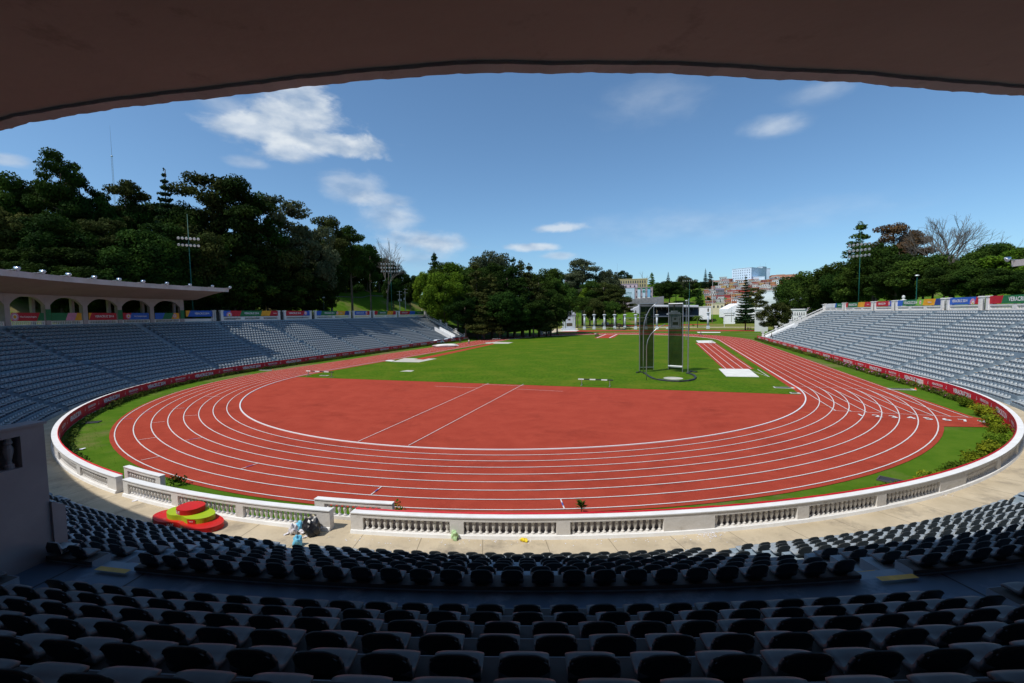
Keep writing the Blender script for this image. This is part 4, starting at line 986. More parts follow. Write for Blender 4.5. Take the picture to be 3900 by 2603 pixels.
bare_tree(2457, 1030, 520, 'pale leafless tree above the office building roof', 1.0, 44, 4)
def palm(px, top, D, label):
    p = far(px, top, D); z0 = hgt(p.x, p.y); H = p.z-z0; e_ = empty('palm_tree', (p.x, p.y, z0), 0, label, 'palm')
    b = MB(); b.tube([(0, 0, 0), (.1, 0, H*.5), (0, 0, H*.82)], H*.03, 8, H*.018); b.build('trunk', barkp, e_, smooth=True)
    b = MB(); rg = np.random.default_rng(5)
    for k in range(17):
        a = k*2.4; up = .9-1.3*(k/17); ln = H*.42; prev = Vector((0, 0, H*.82)); pts = [prev]
        for i in range(1, 7):
            t = i/6; pts.append(Vector((math.cos(a)*ln*t, math.sin(a)*ln*t, H*.82+ln*(up*t*.7-.75*t*t))))
        sd = Vector((-math.sin(a), math.cos(a), 0))
        for i in range(6):
            w0 = H*.05*math.sin(math.pi*(i+.4)/6.6); w1 = H*.05*math.sin(math.pi*(i+1.4)/6.9) if i < 5 else .01
            for s in (-1, 1): b.quad(pts[i], pts[i+1], pts[i+1]+sd*s*w1+Vector((0, 0, -w1*.7)), pts[i]+sd*s*w0+Vector((0, 0, -w0*.7)))
    b.build('crown', LM['mid'], e_)
palm(2657, 1196, 262, 'single palm tree on the lawn right of the second gate pavilion')
palm(2640, 1234, 258, 'small short palm to the left of the taller lawn palm')

# ------------------------------------------------------------------ hedges and shrubs inside the pitch wall
def shrub_line(name, label, s, ua, ub, h, w, m, seed, step=.45, q=.09, dens=330, cat='hedge'):
    r = np.random.default_rng(seed); cl = []; u = ua
    while u < ub:
        x, y, _ = P(s+r.normal(0, w*.15), u); hh = h*(.75+.5*r.random()); cl.append((x, y, hh*.5, w*.5*(.8+.5*r.random()), w*.5*(.8+.5*r.random()), hh*.55))
        u = arclen_step(s, u, step*(.8+.5*r.random()))
    V_, F_ = leafcloud(cl, dens, q, seed); o = npmesh(name, V_, F_, m); tag(o, label, cat); return o
shrub_line('hedge', 'low dark hedge with pink blossom along the right pitch wall', 48.5, 83, 192, .58, .85, m_shrub, 1, .42, .09, 460)
shrub_line('hedge', 'low dark hedge in shade along the left pitch wall', 48.5, -180, -46, .5, .8, m_shrub, 2, .42, .09, 460)
shrub_line('hedge', 'leafy green border plants by the left curve of the pitch wall', 48.55, -45, -16, .4, .55, m_shrub, 8, .5, .08, 380)
for k, (u, hh, c_) in enumerate(((80, .9, 0), (74.5, .95, 1), (69.5, .9, 1), (65, .9, 1), (60.8, .8, 0), (57, .9, 1), (53, .75, 1), (49.4, .7, 0), (46.2, .6, 1), (42.5, .45, 0), (39.5, .35, 1))):
    cl = []; rr = np.random.default_rng(60+k)
    for i in range(22):
        x, y, _ = P(48.25+rr.normal(0, .22), u+rr.normal(0, .45)); cl.append((x, y, hh*(.3+.5*rr.random()), .36, .36, .32))
    V_, F_ = leafcloud(cl, 520, .07, 70+k); o = npmesh('golden_shrub', V_, F_, m_yshrub if c_ else LM['bright'])
    tag(o, f'{"golden yellow" if c_ else "green"} shrub by the right curve of the wall, {ORD[k]} counting towards the viewer', 'shrub', 'shrubs inside the right curve of the wall')
b = MB(); r_ = np.random.default_rng(9)
for i in range(90):
    u = 84+r_.random()*40; x, y, _ = P(48.3+r_.normal(0, .25), u); s = .035+.03*r_.random(); z = .3+.35*r_.random()
    b.quad((x-s, y, z-s), (x+s, y-s, z), (x+s*.6, y, z+s), (x-s, y+s, z+s*.5))
tag(b.build('pink_blossom', m_pink), 'pink blossom scattered over the hedge beside the right straight', 'flowers', kind='stuff')
def bush(px, py, z, rr, label, m, seed, name='bush'):
    p = gnd(px, py, z); r = np.random.default_rng(seed); cl = [(r.normal(0, rr*.4), r.normal(0, rr*.4), rr*(.4+.7*r.random()), rr*.45, rr*.45, rr*.4) for _ in range(14)]
    V_, F_ = leafcloud(cl, 420 if rr < .8 else 120, .06 if rr < .8 else .14, seed); o = npmesh(name, V_, F_, m); o.location = (p.x, p.y, 0); tag(o, label, 'bush')
bush(1512, 1962, 0, .42, 'green bush at the right end of the centre balustrade screen', LM['bright'], 5)
bush(665, 1852, 0, .5, 'green bush with a red flower right of the left balustrade screen', LM['mid'], 6)
b = MB(); p = gnd(2215, 1962, 0); r = np.random.default_rng(4)
for k in range(26):
    a = r.random()*6.28; el = .3+.9*r.random(); l_ = .22+.12*r.random(); d = Vector((math.cos(a)*math.cos(el), math.sin(a)*math.cos(el), math.sin(el))); s_ = Vector((-math.sin(a), math.cos(a), 0))*l_*.3; o0 = Vector((0, 0, .35*r.random()+.25))
    b.quad(o0, o0+d*l_*.6+s_, o0+d*l_*1.3-Vector((0, 0, .08)), o0+d*l_*.6-s_)
b.tube([(0, 0, 0), (0, 0, .5)], .02, 5)
o = b.build('broad_leaved_plant', LM['mid']); o.location = p; tag(o, 'small broad leaved plant poking over the red trim at the centre', 'plant')

# ------------------------------------------------------------------ field marks, pads, runways
def gpoly(name, pts, z, m, label=None, cat=None, th=0.0):
    q = [gnd(x, y, 0) for x, y in pts]; b = MB()
    if th: b.prism([(v.x, v.y) for v in q], z, z+th)
    else: b.poly([(v.x, v.y, z) for v in q])
    o = b.build(name, m)
    if label: tag(o, label, cat)
    else: tag(o, kind='structure')
    return o
m_pad = mat('pale concrete pad', (.52, .49, .42), .85, (.42, .40, .34), 1.2, 6); m_padw = mat('white cover sheet', (.74, .73, .68), .7, (.62, .60, .55), .8, 5)
gpoly('landing_pit', [(2737, 1407), (2852, 1408), (2891, 1438), (2766, 1436)], .03, m_padw, 'white sheet covered sandpit at the near end of the right runway', 'sandpit', .06)
gpoly('landing_pit', [(2651, 1299), (2709, 1298), (2727, 1307.5), (2660, 1307.5)], .03, m_padw, 'white sheet covered sandpit at the far end of the right runway', 'sandpit', .06)
gpoly('runway', [(2648, 1307.5), (2727, 1307.5), (2873, 1407), (2755, 1407)], .028, m_track)
b = MB()
for f in (.09, .36, .63, .90):
    a0, a1 = gnd(2648+(2727-2648)*f, 1308), gnd(2755+(2873-2755)*f, 1406); gl(a0, a1, .1, .04)
gl(gnd(2843, 1407), gnd(2932, 1438), .07, .045); gl(gnd(2885, 1408), gnd(2931, 1438), .1, .045)
tag(b.build('runway_lines', m_line), kind='structure')
gpoly('runway', [(2262, 1289), (2336, 1289), (2358, 1274), (2297, 1274)], .03, m_track)
b = MB(); gl(gnd(2273, 1288), gnd(2308, 1274), .5, .045); gl(gnd(2321, 1288), gnd(2350, 1274), .5, .045); tag(b.build('runway_lines', m_line), kind='structure')
gpoly('runway', [(1578, 1369), (1612, 1371), (1885, 1311), (1875, 1308)], .03, m_track)
gpoly('concrete_pad', [(1493, 1379.5), (1540, 1365), (1664, 1367), (1596, 1381)], .024, m_pad)
gpoly('concrete_pad', [(1848, 1306), (1890, 1303), (1955, 1305), (1935, 1310), (1850, 1310)], .024, m_pad)
gpoly('concrete_pad', [(1466, 1376), (1478, 1372), (1506, 1373), (1492, 1378)], .024, m_padw)
gpoly('concrete_pad', [(1521, 1416), (1550, 1411), (1578, 1412), (1566, 1417)], .024, m_pad)
gpoly('long_pad', [(2654, 1265), (2744, 1265.5), (2744, 1268.5), (2658, 1268.5)], .03, m_padw)
gpoly('long_pad', [(2119, 1263), (2150, 1259), (2207, 1258), (2195, 1262.5)], .03, m_padw)
gpoly('field_path', [(2060, 1272), (2110, 1254), (2200, 1250), (2200, 1257), (2130, 1262), (2098, 1272)], .02, m_conc)
for a_, c_, zz in (((2538, 1283), (2575, 1283), .0), ((2075, 1284), (2105, 1284), 0), ((1200, 1429), (1250, 1427), 0), ((1220, 1439), (1240, 1439), 0)):
    pass
# throwing circle
p = gnd(2564, 1442, 0); b = MB(); b.prism([(p.x+1.35*math.cos(t), p.y+1.35*math.sin(t)) for t in np.linspace(0, 6.283, 33)[:-1]], .0, .035); tag(b.build('throwing_circle', m_pad), 'round pale concrete throwing circle in front of the net cage', 'throwing circle')
# cover sheet roll on the left straight
def lump(name, label, cat, c, r, sc_, m, seed, amp=.22, sub=3, rz=0, flatz=True, group=None):
    bm = bmesh.new(); bmesh.ops.create_icosphere(bm, subdivisions=sub, radius=1.0); rg = np.random.default_rng(seed); ph = rg.random((7, 4))*6.28; fq = 1.5+rg.random((7, 3))*4.5
    for v in bm.verts:
        d = v.co.copy(); k = 1+sum(math.sin(d.x*fq[i][0]+ph[i][0])*math.sin(d.y*fq[i][1]+ph[i][1])*math.sin(d.z*fq[i][2]+ph[i][2]) for i in range(7))*amp
        v.co = Vector((d.x*sc_[0], d.y*sc_[1], max(d.z, -.55)*sc_[2]))*k*r
    zmin = min(v.co.z for v in bm.verts)
    for v in bm.verts: v.co.z -= zmin
    me = bpy.data.meshes.new(name); bm.to_mesh(me); bm.free(); me.materials.append(m); o = bpy.data.objects.new(name, me); C.objects.link(o); o.location = c; o.rotation_euler = (0, 0, rz); return tag(o, label, cat, group)
p1, p2 = gnd(1643, 1324, 0), gnd(1750, 1321, 0); m_ = (p1+p2)/2; d_ = p2-p1
lump('cover_sheet', 'long rolled white cover sheet lying beside the left straight', 'cover sheet', (m_.x, m_.y, .03), .5, (d_.length/1.1, 1.8, 1.1), m_padw, 3, .08, 4, math.atan2(d_.y, d_.x))
# steeplechase barriers
def barrier(p, q, label, h=.91):
    p, q = Vector((p.x, p.y, 0)), Vector((q.x, q.y, 0)); d = (q-p); ln = d.length; e_ = empty('steeple_barrier', (p+q)/2, math.atan2(d.y, d.x), label, 'barrier')
    for i in range(6):
        x0 = -ln/2-.45+(ln+.9)*i/6; b = MB(); b.box(x0, x0+(ln+.9)/6-.002, -.065, .065, h-.13, h); b.build('beam_section', (m_dark if i % 2 else m_wtop), e_)
    for s in (-1, 1):
        b = MB(); x = s*ln/2; b.box(x-.04, x+.04, -.04, .04, .05, h-.13); b.box(x-.05, x+.05, -.55, .55, 0, .06); b.box(x-.03, x+.03, -.3, -.25, .05, .25); b.build('leg', m_metal, e_)
barrier(gnd(2215, 1469), gnd(2322, 1473), 'black and white striped steeplechase barrier near the centre of the chord')
barrier(gnd(1175, 1433), gnd(1263, 1438), 'black and white striped steeplechase barrier at the left by the inner kerb')
def hurdle(p, rz, label, group):
    e_ = empty('hurdle', (p.x, p.y, 0), rz, label, 'hurdle', group)
    b = MB(); b.box(-.6, .6, -.02, .02, .93, 1.0); b.build('top_bar', m_wtop, e_)
    for s in (-1, 1): b = MB(); b.box(s*.55-.02, s*.55+.02, -.02, .02, 0, .93); b.box(s*.55-.025, s*.55+.025, 0, .7, 0, .05); b.build('leg', m_metal, e_)
for k, (x, y) in enumerate(((1882, 1301), (1890, 1301), (1898, 1300), (1904, 1301))): hurdle(gnd(x, y), .3+k*.4, f'white hurdle in the stack on the far pad, {ORD[k]} from the left', 'stacked hurdles on the far left pad')
for k, (x, y) in enumerate(((2708, 1311), (2714, 1313), (2712, 1309))): hurdle(gnd(x, y), .8+k*.3, f'white hurdle standing at the far end of the right runway, {ORD[k]} one', 'hurdles on the right runway')
# ------------------------------------------------------------------ throwing cage
cage = empty('throwing_cage', (0, 0, 0), 0, 'tall throwing cage with two dark net panels, curved posts and black rope', 'cage')
m_net = mat('dark net', (.006, .013, .008), 1.0, spec=0.0)
n_ = m_net.node_tree; pb = n_.nodes['Principled BSDF']; tr = n_.nodes.new('ShaderNodeBsdfTransparent'); ms = n_.nodes.new('ShaderNodeMixShader')
wv = n_.nodes.new('ShaderNodeTexNoise'); wv.inputs['Scale'].default_value = .9; wv.inputs['Detail'].default_value = 3; mr_ = n_.nodes.new('ShaderNodeMapRange'); mr_.inputs[3].default_value = .74; mr_.inputs[4].default_value = .96
ge_ = n_.nodes.new('ShaderNodeNewGeometry'); n_.links.new(ge_.outputs['Position'], wv.inputs['Vector']); n_.links.new(wv.outputs['Fac'], mr_.inputs[0]); n_.links.new(mr_.outputs[0], ms.inputs[0])
n_.links.new(tr.outputs[0], ms.inputs[1]); n_.links.new(pb.outputs[0], ms.inputs[2]); n_.links.new(ms.outputs[0], n_.nodes['Material Output'].inputs['Surface'])
def panel(A, B, H):
    A, B = Vector((A[0], A[1], 0)), Vector((B[0], B[1], 0)); up = Vector((0, 0, 1))
    b = MB(); b.tube([A, A+up*H], .075); b.tube([B+up*.3, B+up*H], .05); b.tube([A+up*H, B+up*H], .06); b.tube([A+up*.75, B+up*.75], .05); b.build('panel_frame', m_metal, cage)
    b = MB(); n = 10
    for i in range(n):
        for j in range(3):
            t0, t1 = j/3, (j+1)/3; z0, z1 = .3+(H-.3)*i/n, .3+(H-.3)*(i+1)/n; w = lambda t, z: Vector((0, .12*math.sin(t*3.1)*math.sin(z*1.3), 0))
            b.quad(A.lerp(B, t0)+up*z0+w(t0, z0), A.lerp(B, t1)+up*z0+w(t1, z0), A.lerp(B, t1)+up*z1+w(t1, z1), A.lerp(B, t0)+up*z1+w(t0, z1))
    b.build('net', m_net, cage)
H_ = lambda x, y: (2300+x/3.133, 1100+y/3.133)
panel(tuple(gnd(*H_(425, 995))), tuple(gnd(*H_(592, 992))), 10.95); pA = gnd(*H_(768, 986)); pB = gnd(*H_(938, 998)); panel((pB.x, pB.y), (pA.x, pA.y), 10.85)
b = MB(); b.tube([Vector((pB.x, pB.y, .9)), Vector((pA.x, pA.y, .9))], .11); b.build('bottom_bar', m_wtop, cage)
b = MB(); b.tube([Vector((pA.x, pA.y, 10.9)), Vector((pB.x, pB.y, 10.9))], .09); b.build('top_bar', m_wtop, cage)
def cpost(px, py, H, lean):
    p = gnd(px, py); r = Vector((_r2[0], _r2[1], 0)).normalized(); pts = [p+Vector((0, 0, H*t)) for t in (0, .2, .4, .6)]+[p+r*lean*k+Vector((0, 0, H*t)) for t, k in ((.72, .06), (.82, .22), (.9, .45), (.96, .74), (1, 1))]
    b = MB(); b.tube(pts, .065, 8, .05); b.build('curved_post', m_metal, cage, smooth=True)
cpost(2450, 1426, 11.2, 2.2); cpost(2462, 1450, 7.9, 2.6)
b = MB(); p = gnd(2620, 1424); b.tube([p, p+Vector((0, 0, 11.6))], .09, 8); b.build('straight_post', m_metal, cage)
b = MB(); b.tube([gnd(x, y)+Vector((0, 0, .1)) for x, y in ((2425, 1422), (2440, 1419), (2455, 1424), (2470, 1436), (2488, 1445), (2510, 1450), (2545, 1454), (2585, 1456), (2620, 1454), (2642, 1449), (2650, 1441), (2644, 1433), (2630, 1427), (2616, 1424), (2632, 1418), (2655, 1420))], .16, 6); b.build('rope', m_dark, cage)
# ------------------------------------------------------------------ drain boxes, meter boxes and small things on the grass
m_box = mat('weathered white box', (.62, .60, .56), .8, (.45, .43, .40), 3, 5)
def wbox(px, py, w_, d__, h_, label, m=None, z=0, name='meter_box', cat='box'):
    p = gnd(px, py, z); b = MB(); b.box(-w_/2, w_/2, -d__/2, d__/2, 0, h_); b.box(-w_/2-.03, w_/2+.03, -d__/2-.03, d__/2+.03, h_, h_+.04); o = b.build(name, m or m_box); o.location = (p.x, p.y, z); o.rotation_euler = (0, 0, .1); tag(o, label, cat)
wbox(3511, 1476, .7, .5, .85, 'white meter box standing in the right hedge'); wbox(3036, 1337, .6, .5, .7, 'small white box in the hedge near the far end of the right straight')
wbox(960, 1405, .55, .4, .8, 'grey white box at the foot of the left hedge')
def grate(px, py, w_, d__, label, red=True):
    p = gnd(px, py); e_ = empty('drain_cover', (p.x, p.y, .0), .05, label, 'drain cover'); b = MB(); b.box(-w_/2, w_/2, -d__/2, d__/2, .0, .06); b.build('frame', m_box, e_); b = MB(); b.box(-w_/2+.15, w_/2-.3, -d__/2+.12, d__/2-.12, .058, .07); b.build('grate', m_dark, e_)
    if red: b = MB(); b.lathe([(.14, 0), (.05, .22), (.04, .25)], 10, (w_/2+.1, 0, 0)); b.build('marker', mat('orange red marker', (.75, .07, .02), .5), e_)
grate(2985, 1478, 2.2, .9, 'white rimmed drain cover with orange marker inside the right bend kerb'); grate(3028, 1499, 1.0, .7, 'small drain cover by the kerb where grass meets the red D zone', False)
grate(3432, 1484, 2.6, .9, 'white drain slab with orange marker outside the right straight'); grate(1015, 1411, 2.8, .8, 'white slab at the outer edge of the left straight'); grate(1235, 1432, 1.5, .6, 'white slab beside the left steeplechase barrier', False)
for (px, py, label) in ((3395, 1832, 'open square drain pit in the grass by the right curve'), (350, 1610, 'open dark drain pit in the grass by the left curve')):
    p = gnd(px, py); e_ = empty('drain_pit', (p.x, p.y, 0), -.5 if px > 2000 else .7, label, 'drain pit'); b = MB()
    for x0, x1, y0, y1 in ((-.6, .6, -.42, -.35), (-.6, .6, .35, .42), (-.6, -.53, -.35, .35), (.53, .6, -.35, .35)): b.box(x0, x1, y0, y1, -.02, .05)
    b.build('rim', m_slab, e_); b = MB(); b.box(-.53, .53, -.35, .35, -.02, .012); b.build('pit', m_dark, e_)
# ------------------------------------------------------------------ podium
pod = empty('podium', (0, 0, .304), 0, 'three tiered red and lime winners podium on the concourse', 'podium')
pc = gnd(716, 1981, .45); pod.location = (pc.x, pc.y, .304); tt = tang(1.2); pod.rotation_euler = (0, 0, math.atan2(tt[1], tt[0])-.04)
m_pr = mat('scuffed red podium paint', (.62, .012, .010), .5, (.50, .02, .015), 2.5, 6, scol=(.30, .10, .07), sscale=2.2, slo=.6, shi=.7); m_lime = mat('lime podium vinyl', (.36, .50, .012), .55, (.31, .44, .012), 2, 5)
def outline(a, b_, notch, n=64):
    out = []
    for i in range(n):
        t = 2*math.pi*i/n; x = a*math.copysign(abs(math.cos(t))**.85, math.cos(t)); y = b_*math.copysign(abs(math.sin(t))**.9, math.sin(t))
        if y < 0: y *= 1-notch*math.exp(-(x/(.3*a))**2)
        out.append((x, y))
    return out
b = MB(); b.prism(outline(2.02, .78, .42), 0, .23); b.build('bottom_tier', m_pr, pod)
b = MB(); b.prism([(x-.02, y+.16) for x, y in outline(1.32, .6, .3)], .23, .46); b.build('middle_tier', m_lime, pod)
b = MB(); b.prism([(x-.12, y+.24) for x, y in outline(.60, .5, 0)], .46, .70); b.build('top_tier', m_pr, pod)
b = MB(); b.add([(-1.3, .4, .475), (-.82, .15, .49), (-.76, .4, .51), (-1.05, .62, .495)], [(0, 1, 2, 3)]); b.build('peeled_panel', mat('bare plywood', (.38, .25, .11), .8), pod)
def decal(body, size, x, z, yfun, m, name):
    b = MB(); put_text(b, body, size, lambda a, c: (x+a, yfun(x+a)-.012, z+c), .02, .9); b.build(name, m, pod)
def ypod(a, b_, notch, off):
    o = [q for q in outline(a, b_, notch, 256) if q[1] <= 0]; o.sort(); X = [q[0] for q in o]; Y = [q[1]+off for q in o]; return lambda x: float(np.interp(x, X, Y))
y1, y2, y3 = ypod(2.02, .78, .42, 0), ypod(1.32, .6, .3, .16), (lambda x: ypod(.60, .5, 0, .24)(x+.12))
def patch(x0, x1, z0, z1, yf, m, off=.008):
    b = MB(); X = np.linspace(x0, x1, 7); b.strip([(x, yf(x)-off, z0) for x in X], [(x, yf(x)-off, z1) for x in X]); b.build('sticker', m, pod)
patch(-1.9, -1.45, .02, .21, y1, BM['g']); patch(-1.25, -.98, .25, .44, lambda x: y2(x), m_pr); patch(.55, .95, .25, .44, lambda x: y2(x), m_pr)
patch(.35, .75, .03, .21, y1, mat('torn yellow sticker', (.62, .58, .22), .7)); patch(-.6, -.12, .48, .64, y3, mat('torn white sticker', (.60, .50, .52), .8, (.5, .05, .05), 22, 4, .45, .55))
decal('IAAF', .13, -1.68, .11, y1, m_let, 'lettering'); decal('IAAF', .15, -.35, .11, y1, m_let, 'lettering'); decal('V2014', .08, .76, .34, y2, m_let, 'lettering')
# ------------------------------------------------------------------ litter on the concourse
def plastic(n, c, c2, r=.35): return mat(n, c, r, c2, 9, 5, spec=.5)
m_bag = plastic('black bag plastic', (.008, .008, .010), (.015, .015, .02), .36); m_wb = plastic('white bag plastic', (.72, .70, .74), (.6, .58, .62)); m_bb = plastic('blue bag plastic', (.12, .48, .72), (.2, .6, .8)); m_yb = plastic('yellow cloth', (.80, .60, .01), (.7, .5, .01), .7); m_gb = plastic('pale green bag plastic', (.42, .62, .30), (.5, .7, .4))
def item(px, py, r, sc_, m, name, label, cat, seed, amp=.16, rz=0):
    p = gnd(px, py, .3); lump(name, label, cat, (p.x, p.y, .304), r, sc_, m, seed, amp, 3, rz)
item(1190, 2035, .36, (1.15, .85, 1.15), m_bag, 'rubbish_bag', 'full shiny black rubbish bag against the balustrade end', 'rubbish bag', 1, .13)
item(1117, 2034, .2, (1.0, .8, 1.25), m_wb, 'plastic_bag', 'white plastic bag left of the black rubbish bag', 'bag', 2)
item(1142, 2018, .17, (.9, .8, 1.3), m_bb, 'plastic_bag', 'light blue bag behind the white one beside the black rubbish bag', 'bag', 3)
item(1152, 2032, .13, (1.3, .9, .8), m_wb, 'plastic_bag', 'small crumpled white bag touching the black rubbish bag', 'bag', 4, .2)
item(1134, 2080, .2, (1, .8, 1.3), m_bb, 'plastic_bag', 'bright blue bag beside the first row of seats', 'bag', 5)
item(1731, 2056, .16, (.9, .8, 1.5), m_gb, 'plastic_bag', 'pale green plastic bag at the foot of the wall', 'bag', 6)
item(1994, 2063, .10, (1.5, .8, .7), m_yb, 'cloth', 'crumpled yellow cloth on the concourse at the centre', 'cloth', 7, .25)
item(3128, 1968, .11, (1.3, .9, .8), m_wb, 'crumpled_foil', 'crumpled silver white wrapper at the foot of the right wall', 'wrapper', 8, .25)
item(553, 1906, .13, (1.6, .9, .7), m_wb, 'litter_heap', 'heap of white and pink litter left of the podium', 'litter', 9, .25)
item(3565, 1880, .16, (1.8, .9, .4), m_wb, 'litter_heap', 'flat heap of pale litter by the right curve of the wall', 'litter', 10, .3)
def paper(px, py, w_, h_, m, label, rz=0, z=.3):
    p = gnd(px, py, z); b = MB(); n = 4
    for i in range(n):
        x0, x1 = -w_/2+w_*i/n, -w_/2+w_*(i+1)/n; f = lambda x: .03+.03*math.sin(x*9/w_*.5)
        b.quad((x0, -h_/2, f(x0)), (x1, -h_/2, f(x1)), (x1, h_/2, f(x1)*1.3), (x0, h_/2, f(x0)*1.3))
    o = b.build('paper', m); o.location = (p.x, p.y, z+.005); o.rotation_euler = (0, 0, rz); tag(o, label, 'paper')
m_pp = mat('paper', (.72, .72, .80), .7)
paper(528, 1900, .5, .16, m_pp, 'long white paper sheet in the litter left of the podium', .3); paper(524, 1907, .45, .15, m_pp, 'second white paper sheet below the long one left of the podium', .8)
paper(1180, 2040, .34, .26, m_pp, 'folded pale lilac paper in front of the black rubbish bag', .3); paper(1090, 2037, .2, .16, m_wb, 'white cup lying left of the white bag', .5)
paper(1157, 2050, .14, .1, m_pp, 'scrap of white paper below the folded lilac one', .2); paper(305, 1713, .6, .35, m_pp, 'crumpled white paper on the grass inside the left curve', .4, 0.0)
r = np.random.default_rng(12); b = MB()
for i in range(300):
    if i < 130: px, py = 2705+r.normal(0, 26), 2035+r.normal(0, 12)
    elif i < 210: px, py = 3575+r.normal(0, 25), 1880+r.normal(0, 8)
    else: px, py = 1150+r.random()*1500, 0; py = np.interp(px, [1150, 1715, 2164, 2650], [2050, 2066, 2068, 2042])+r.random()*22-8
    p = gnd(px, py, .3); s = .012+.022*r.random(); a = r.random()*6.28
    if abs(math.hypot(p.x, p.y)) < 49.75: continue
    b.add([(p.x+s*math.cos(a+k), p.y+s*math.sin(a+k), .306+.012*r.random()) for k in (0, 1.7, 3.1, 4.6)], [(0, 1, 2, 3)])
tag(b.build('confetti', m_pp), 'scattered scraps of paper confetti on the beige concourse', 'confetti', kind='stuff')
r = np.random.default_rng(14); b = MB()
for i in range(700):            # grass tufts along the wall edge and track edge
    u = -40+85*r.random(); s_ = 46.9+2.2*r.random(); x, y, _ = P(s_, u); h_ = .05+.06*r.random(); a = r.random()*6.28
    b.quad((x-.02, y, 0), (x+.02, y, 0), (x+.03*math.cos(a), y+.03*math.sin(a), h_), (x-.02+.03*math.cos(a), y+.03*math.sin(a), h_))
tag(b.build('grass_tufts', m_grass), kind='stuff'); bpy.data.objects['grass_tufts']['label'] = 'short grass tufts on the strip between wall and track'; bpy.data.objects['grass_tufts']['category'] = 'grass'

# ------------------------------------------------------------------ masts and lamp posts
def lampbank(b, bl, rows, cols, dx, dz, rr, z0):
    for j in range(rows):
        b.tube([(-dx*(cols-1)/2-.2, 0, z0-j*dz), (dx*(cols-1)/2+.2, 0, z0-j*dz)], .06, 6)
        for i in range(cols): bl.append((dx*(i-(cols-1)/2), -.35, z0-j*dz))
def mast(px, top, D, rows, cols, label, pole=None, dx=.68, dz=1.0, rr=.27, rz=0.0, spike=1.0, r0=.22, zb=None, smin=0):
    p = far(px, top, D)
    while smin and S_of(p.x, p.y) < smin: D += 1; p = far(px, top, D)
    z0 = hgt(p.x, p.y) if zb is None else zb; H = p.z-z0; e_ = empty('floodlight_mast', (p.x, p.y, z0), rz, label, 'light mast')
    b = MB(); b.tube([(0, 0, 0), (0, 0, H*.5), (0, 0, H+spike)], r0*.8, 8, .04); b.build('pole', pole or m_green, e_, smooth=True)
    b = MB(); bl = []; lampbank(b, bl, rows, cols, dx, dz, rr, H); b.build('crossbars', pole or m_green, e_)
    for c in bl:
        b = MB(); b.tube([(c[0], c[1]+.3, c[2]), (c[0], c[1], c[2]-.02), (c[0], c[1]-.28, c[2]-.2)], .10, 8, rr); b.build('lamp', m_lamp, e_)
m_lamp = mat('lamp housing', (.72, .74, .76), .3, metal=.3, spec=.6); m_wpole = mat('pale grey pole paint', (.62, .63, .64), .5)
mast(718, 908, 89, 2, 6, 'dark green floodlight mast with twelve lamps before the hill wood', dz=1.4, rz=.9, spike=5, smin=71.8)
mast(3277, 930, 100, 3, 6, 'green floodlight mast with eighteen lamps before the right trees', dz=1.6, dx=.95, rr=.36, rz=-.7, spike=4, smin=71.8)
mast(1487, 1006, 160, 3, 8, 'tall green floodlight mast over the green bank beyond the left stand', dz=1.3, dx=.9, rz=.6, spike=1)
mast(2013, 1096, 190, 1, 5, 'dark green mast standing against the bend wood', rz=.3, dx=.9, spike=1)
mast(2626, 1070, 225, 1, 7, 'slender dark green mast rising from the grass past the far bend', dx=1.0, spike=.5, zb=0, r0=.28)
mast(2249, 1121, 330, 3, 7, 'grey floodlight mast beside the left gate pavilion', pole=m_wpole, dx=1.0, dz=1.4, zb=0, spike=.3)
mast(2714, 1106, 330, 3, 5, 'white floodlight mast on the lawn right of the lone column', pole=m_wpole, dx=.9, dz=1.2, spike=10, zb=1.0)
mast(2787, 1112, 320, 2, 8, 'second white floodlight mast with wide lamp rack in front of the red building', pole=m_wpole, dx=1.0, dz=1.5, spike=.2, zb=1.5)
def street_lamp(px, top, D, label, col, head=True, smin=0):
    p = far(px, top, D)
    while smin and S_of(p.x, p.y) < smin: D += 1; p = far(px, top, D)
    z0 = hgt(p.x, p.y); H = p.z-z0; e_ = empty('street_lamp', (p.x, p.y, z0), 0, label, 'street lamp')
    b = MB(); b.tube([(0, 0, 0), (0, 0, H)], .12, 8, .07); b.build('pole', col, e_); b = MB(); b.ball((0, 0, H+.1), .42, 10, 6, (1, 1, .45)); b.build('lamp_head', m_lamp, e_)
street_lamp(3493, 1052, 90, 'green street lamp with white head behind the bust', m_green, smin=74); street_lamp(2759, 1205, 262, 'slim white lamp post on the lawn', m_wpole)
street_lamp(1232, 1135, 120, 'dark lamp post with white head at the foot of the green bank', m_dark, smin=74); street_lamp(1606, 1140, 160, 'globe lamp post near the parked cars', m_wpole, smin=80); street_lamp(1820, 1219, 172, 'small globe lamp on the dark bank under the wood', m_dark)
street_lamp(2614, 1147, 150, 'thin bare pole standing right of the throwing cage', m_metal)
# utility poles with transformers
def upole(px, top, D, label, n=2):
    p = far(px, top, D)
    while S_of(p.x, p.y) < 74 and p.y < 93: D += 1; p = far(px, top, D)
    z0 = hgt(p.x, p.y); H = p.z-z0; e_ = empty('utility_pole', (p.x, p.y, z0), .3, label, 'utility pole')
    b = MB(); b.tube([(0, 0, 0), (0, 0, H)], .16, 8, .1); b.build('pole', mat('concrete pole', (.4, .38, .36), .9), e_)
    for z in (.97, .86): b = MB(); b.box(-1.0, 1.0, -.05, .05, H*z-.06, H*z+.06); b.build('crossarm', m_metal, e_)
    for k in range(n): b = MB(); b.lathe([(.28, 0), (.3, .1), (.3, .8), (.12, .95)], 10, (.45*(1 if k else -1), .1, H*.62)); b.build('transformer', m_metal, e_)
upole(1521, 1108, 140, 'left pole of the pair carrying transformers behind the left parapet'); upole(1542, 1100, 143, 'right pole of the pair carrying transformers behind the left parapet', 1)
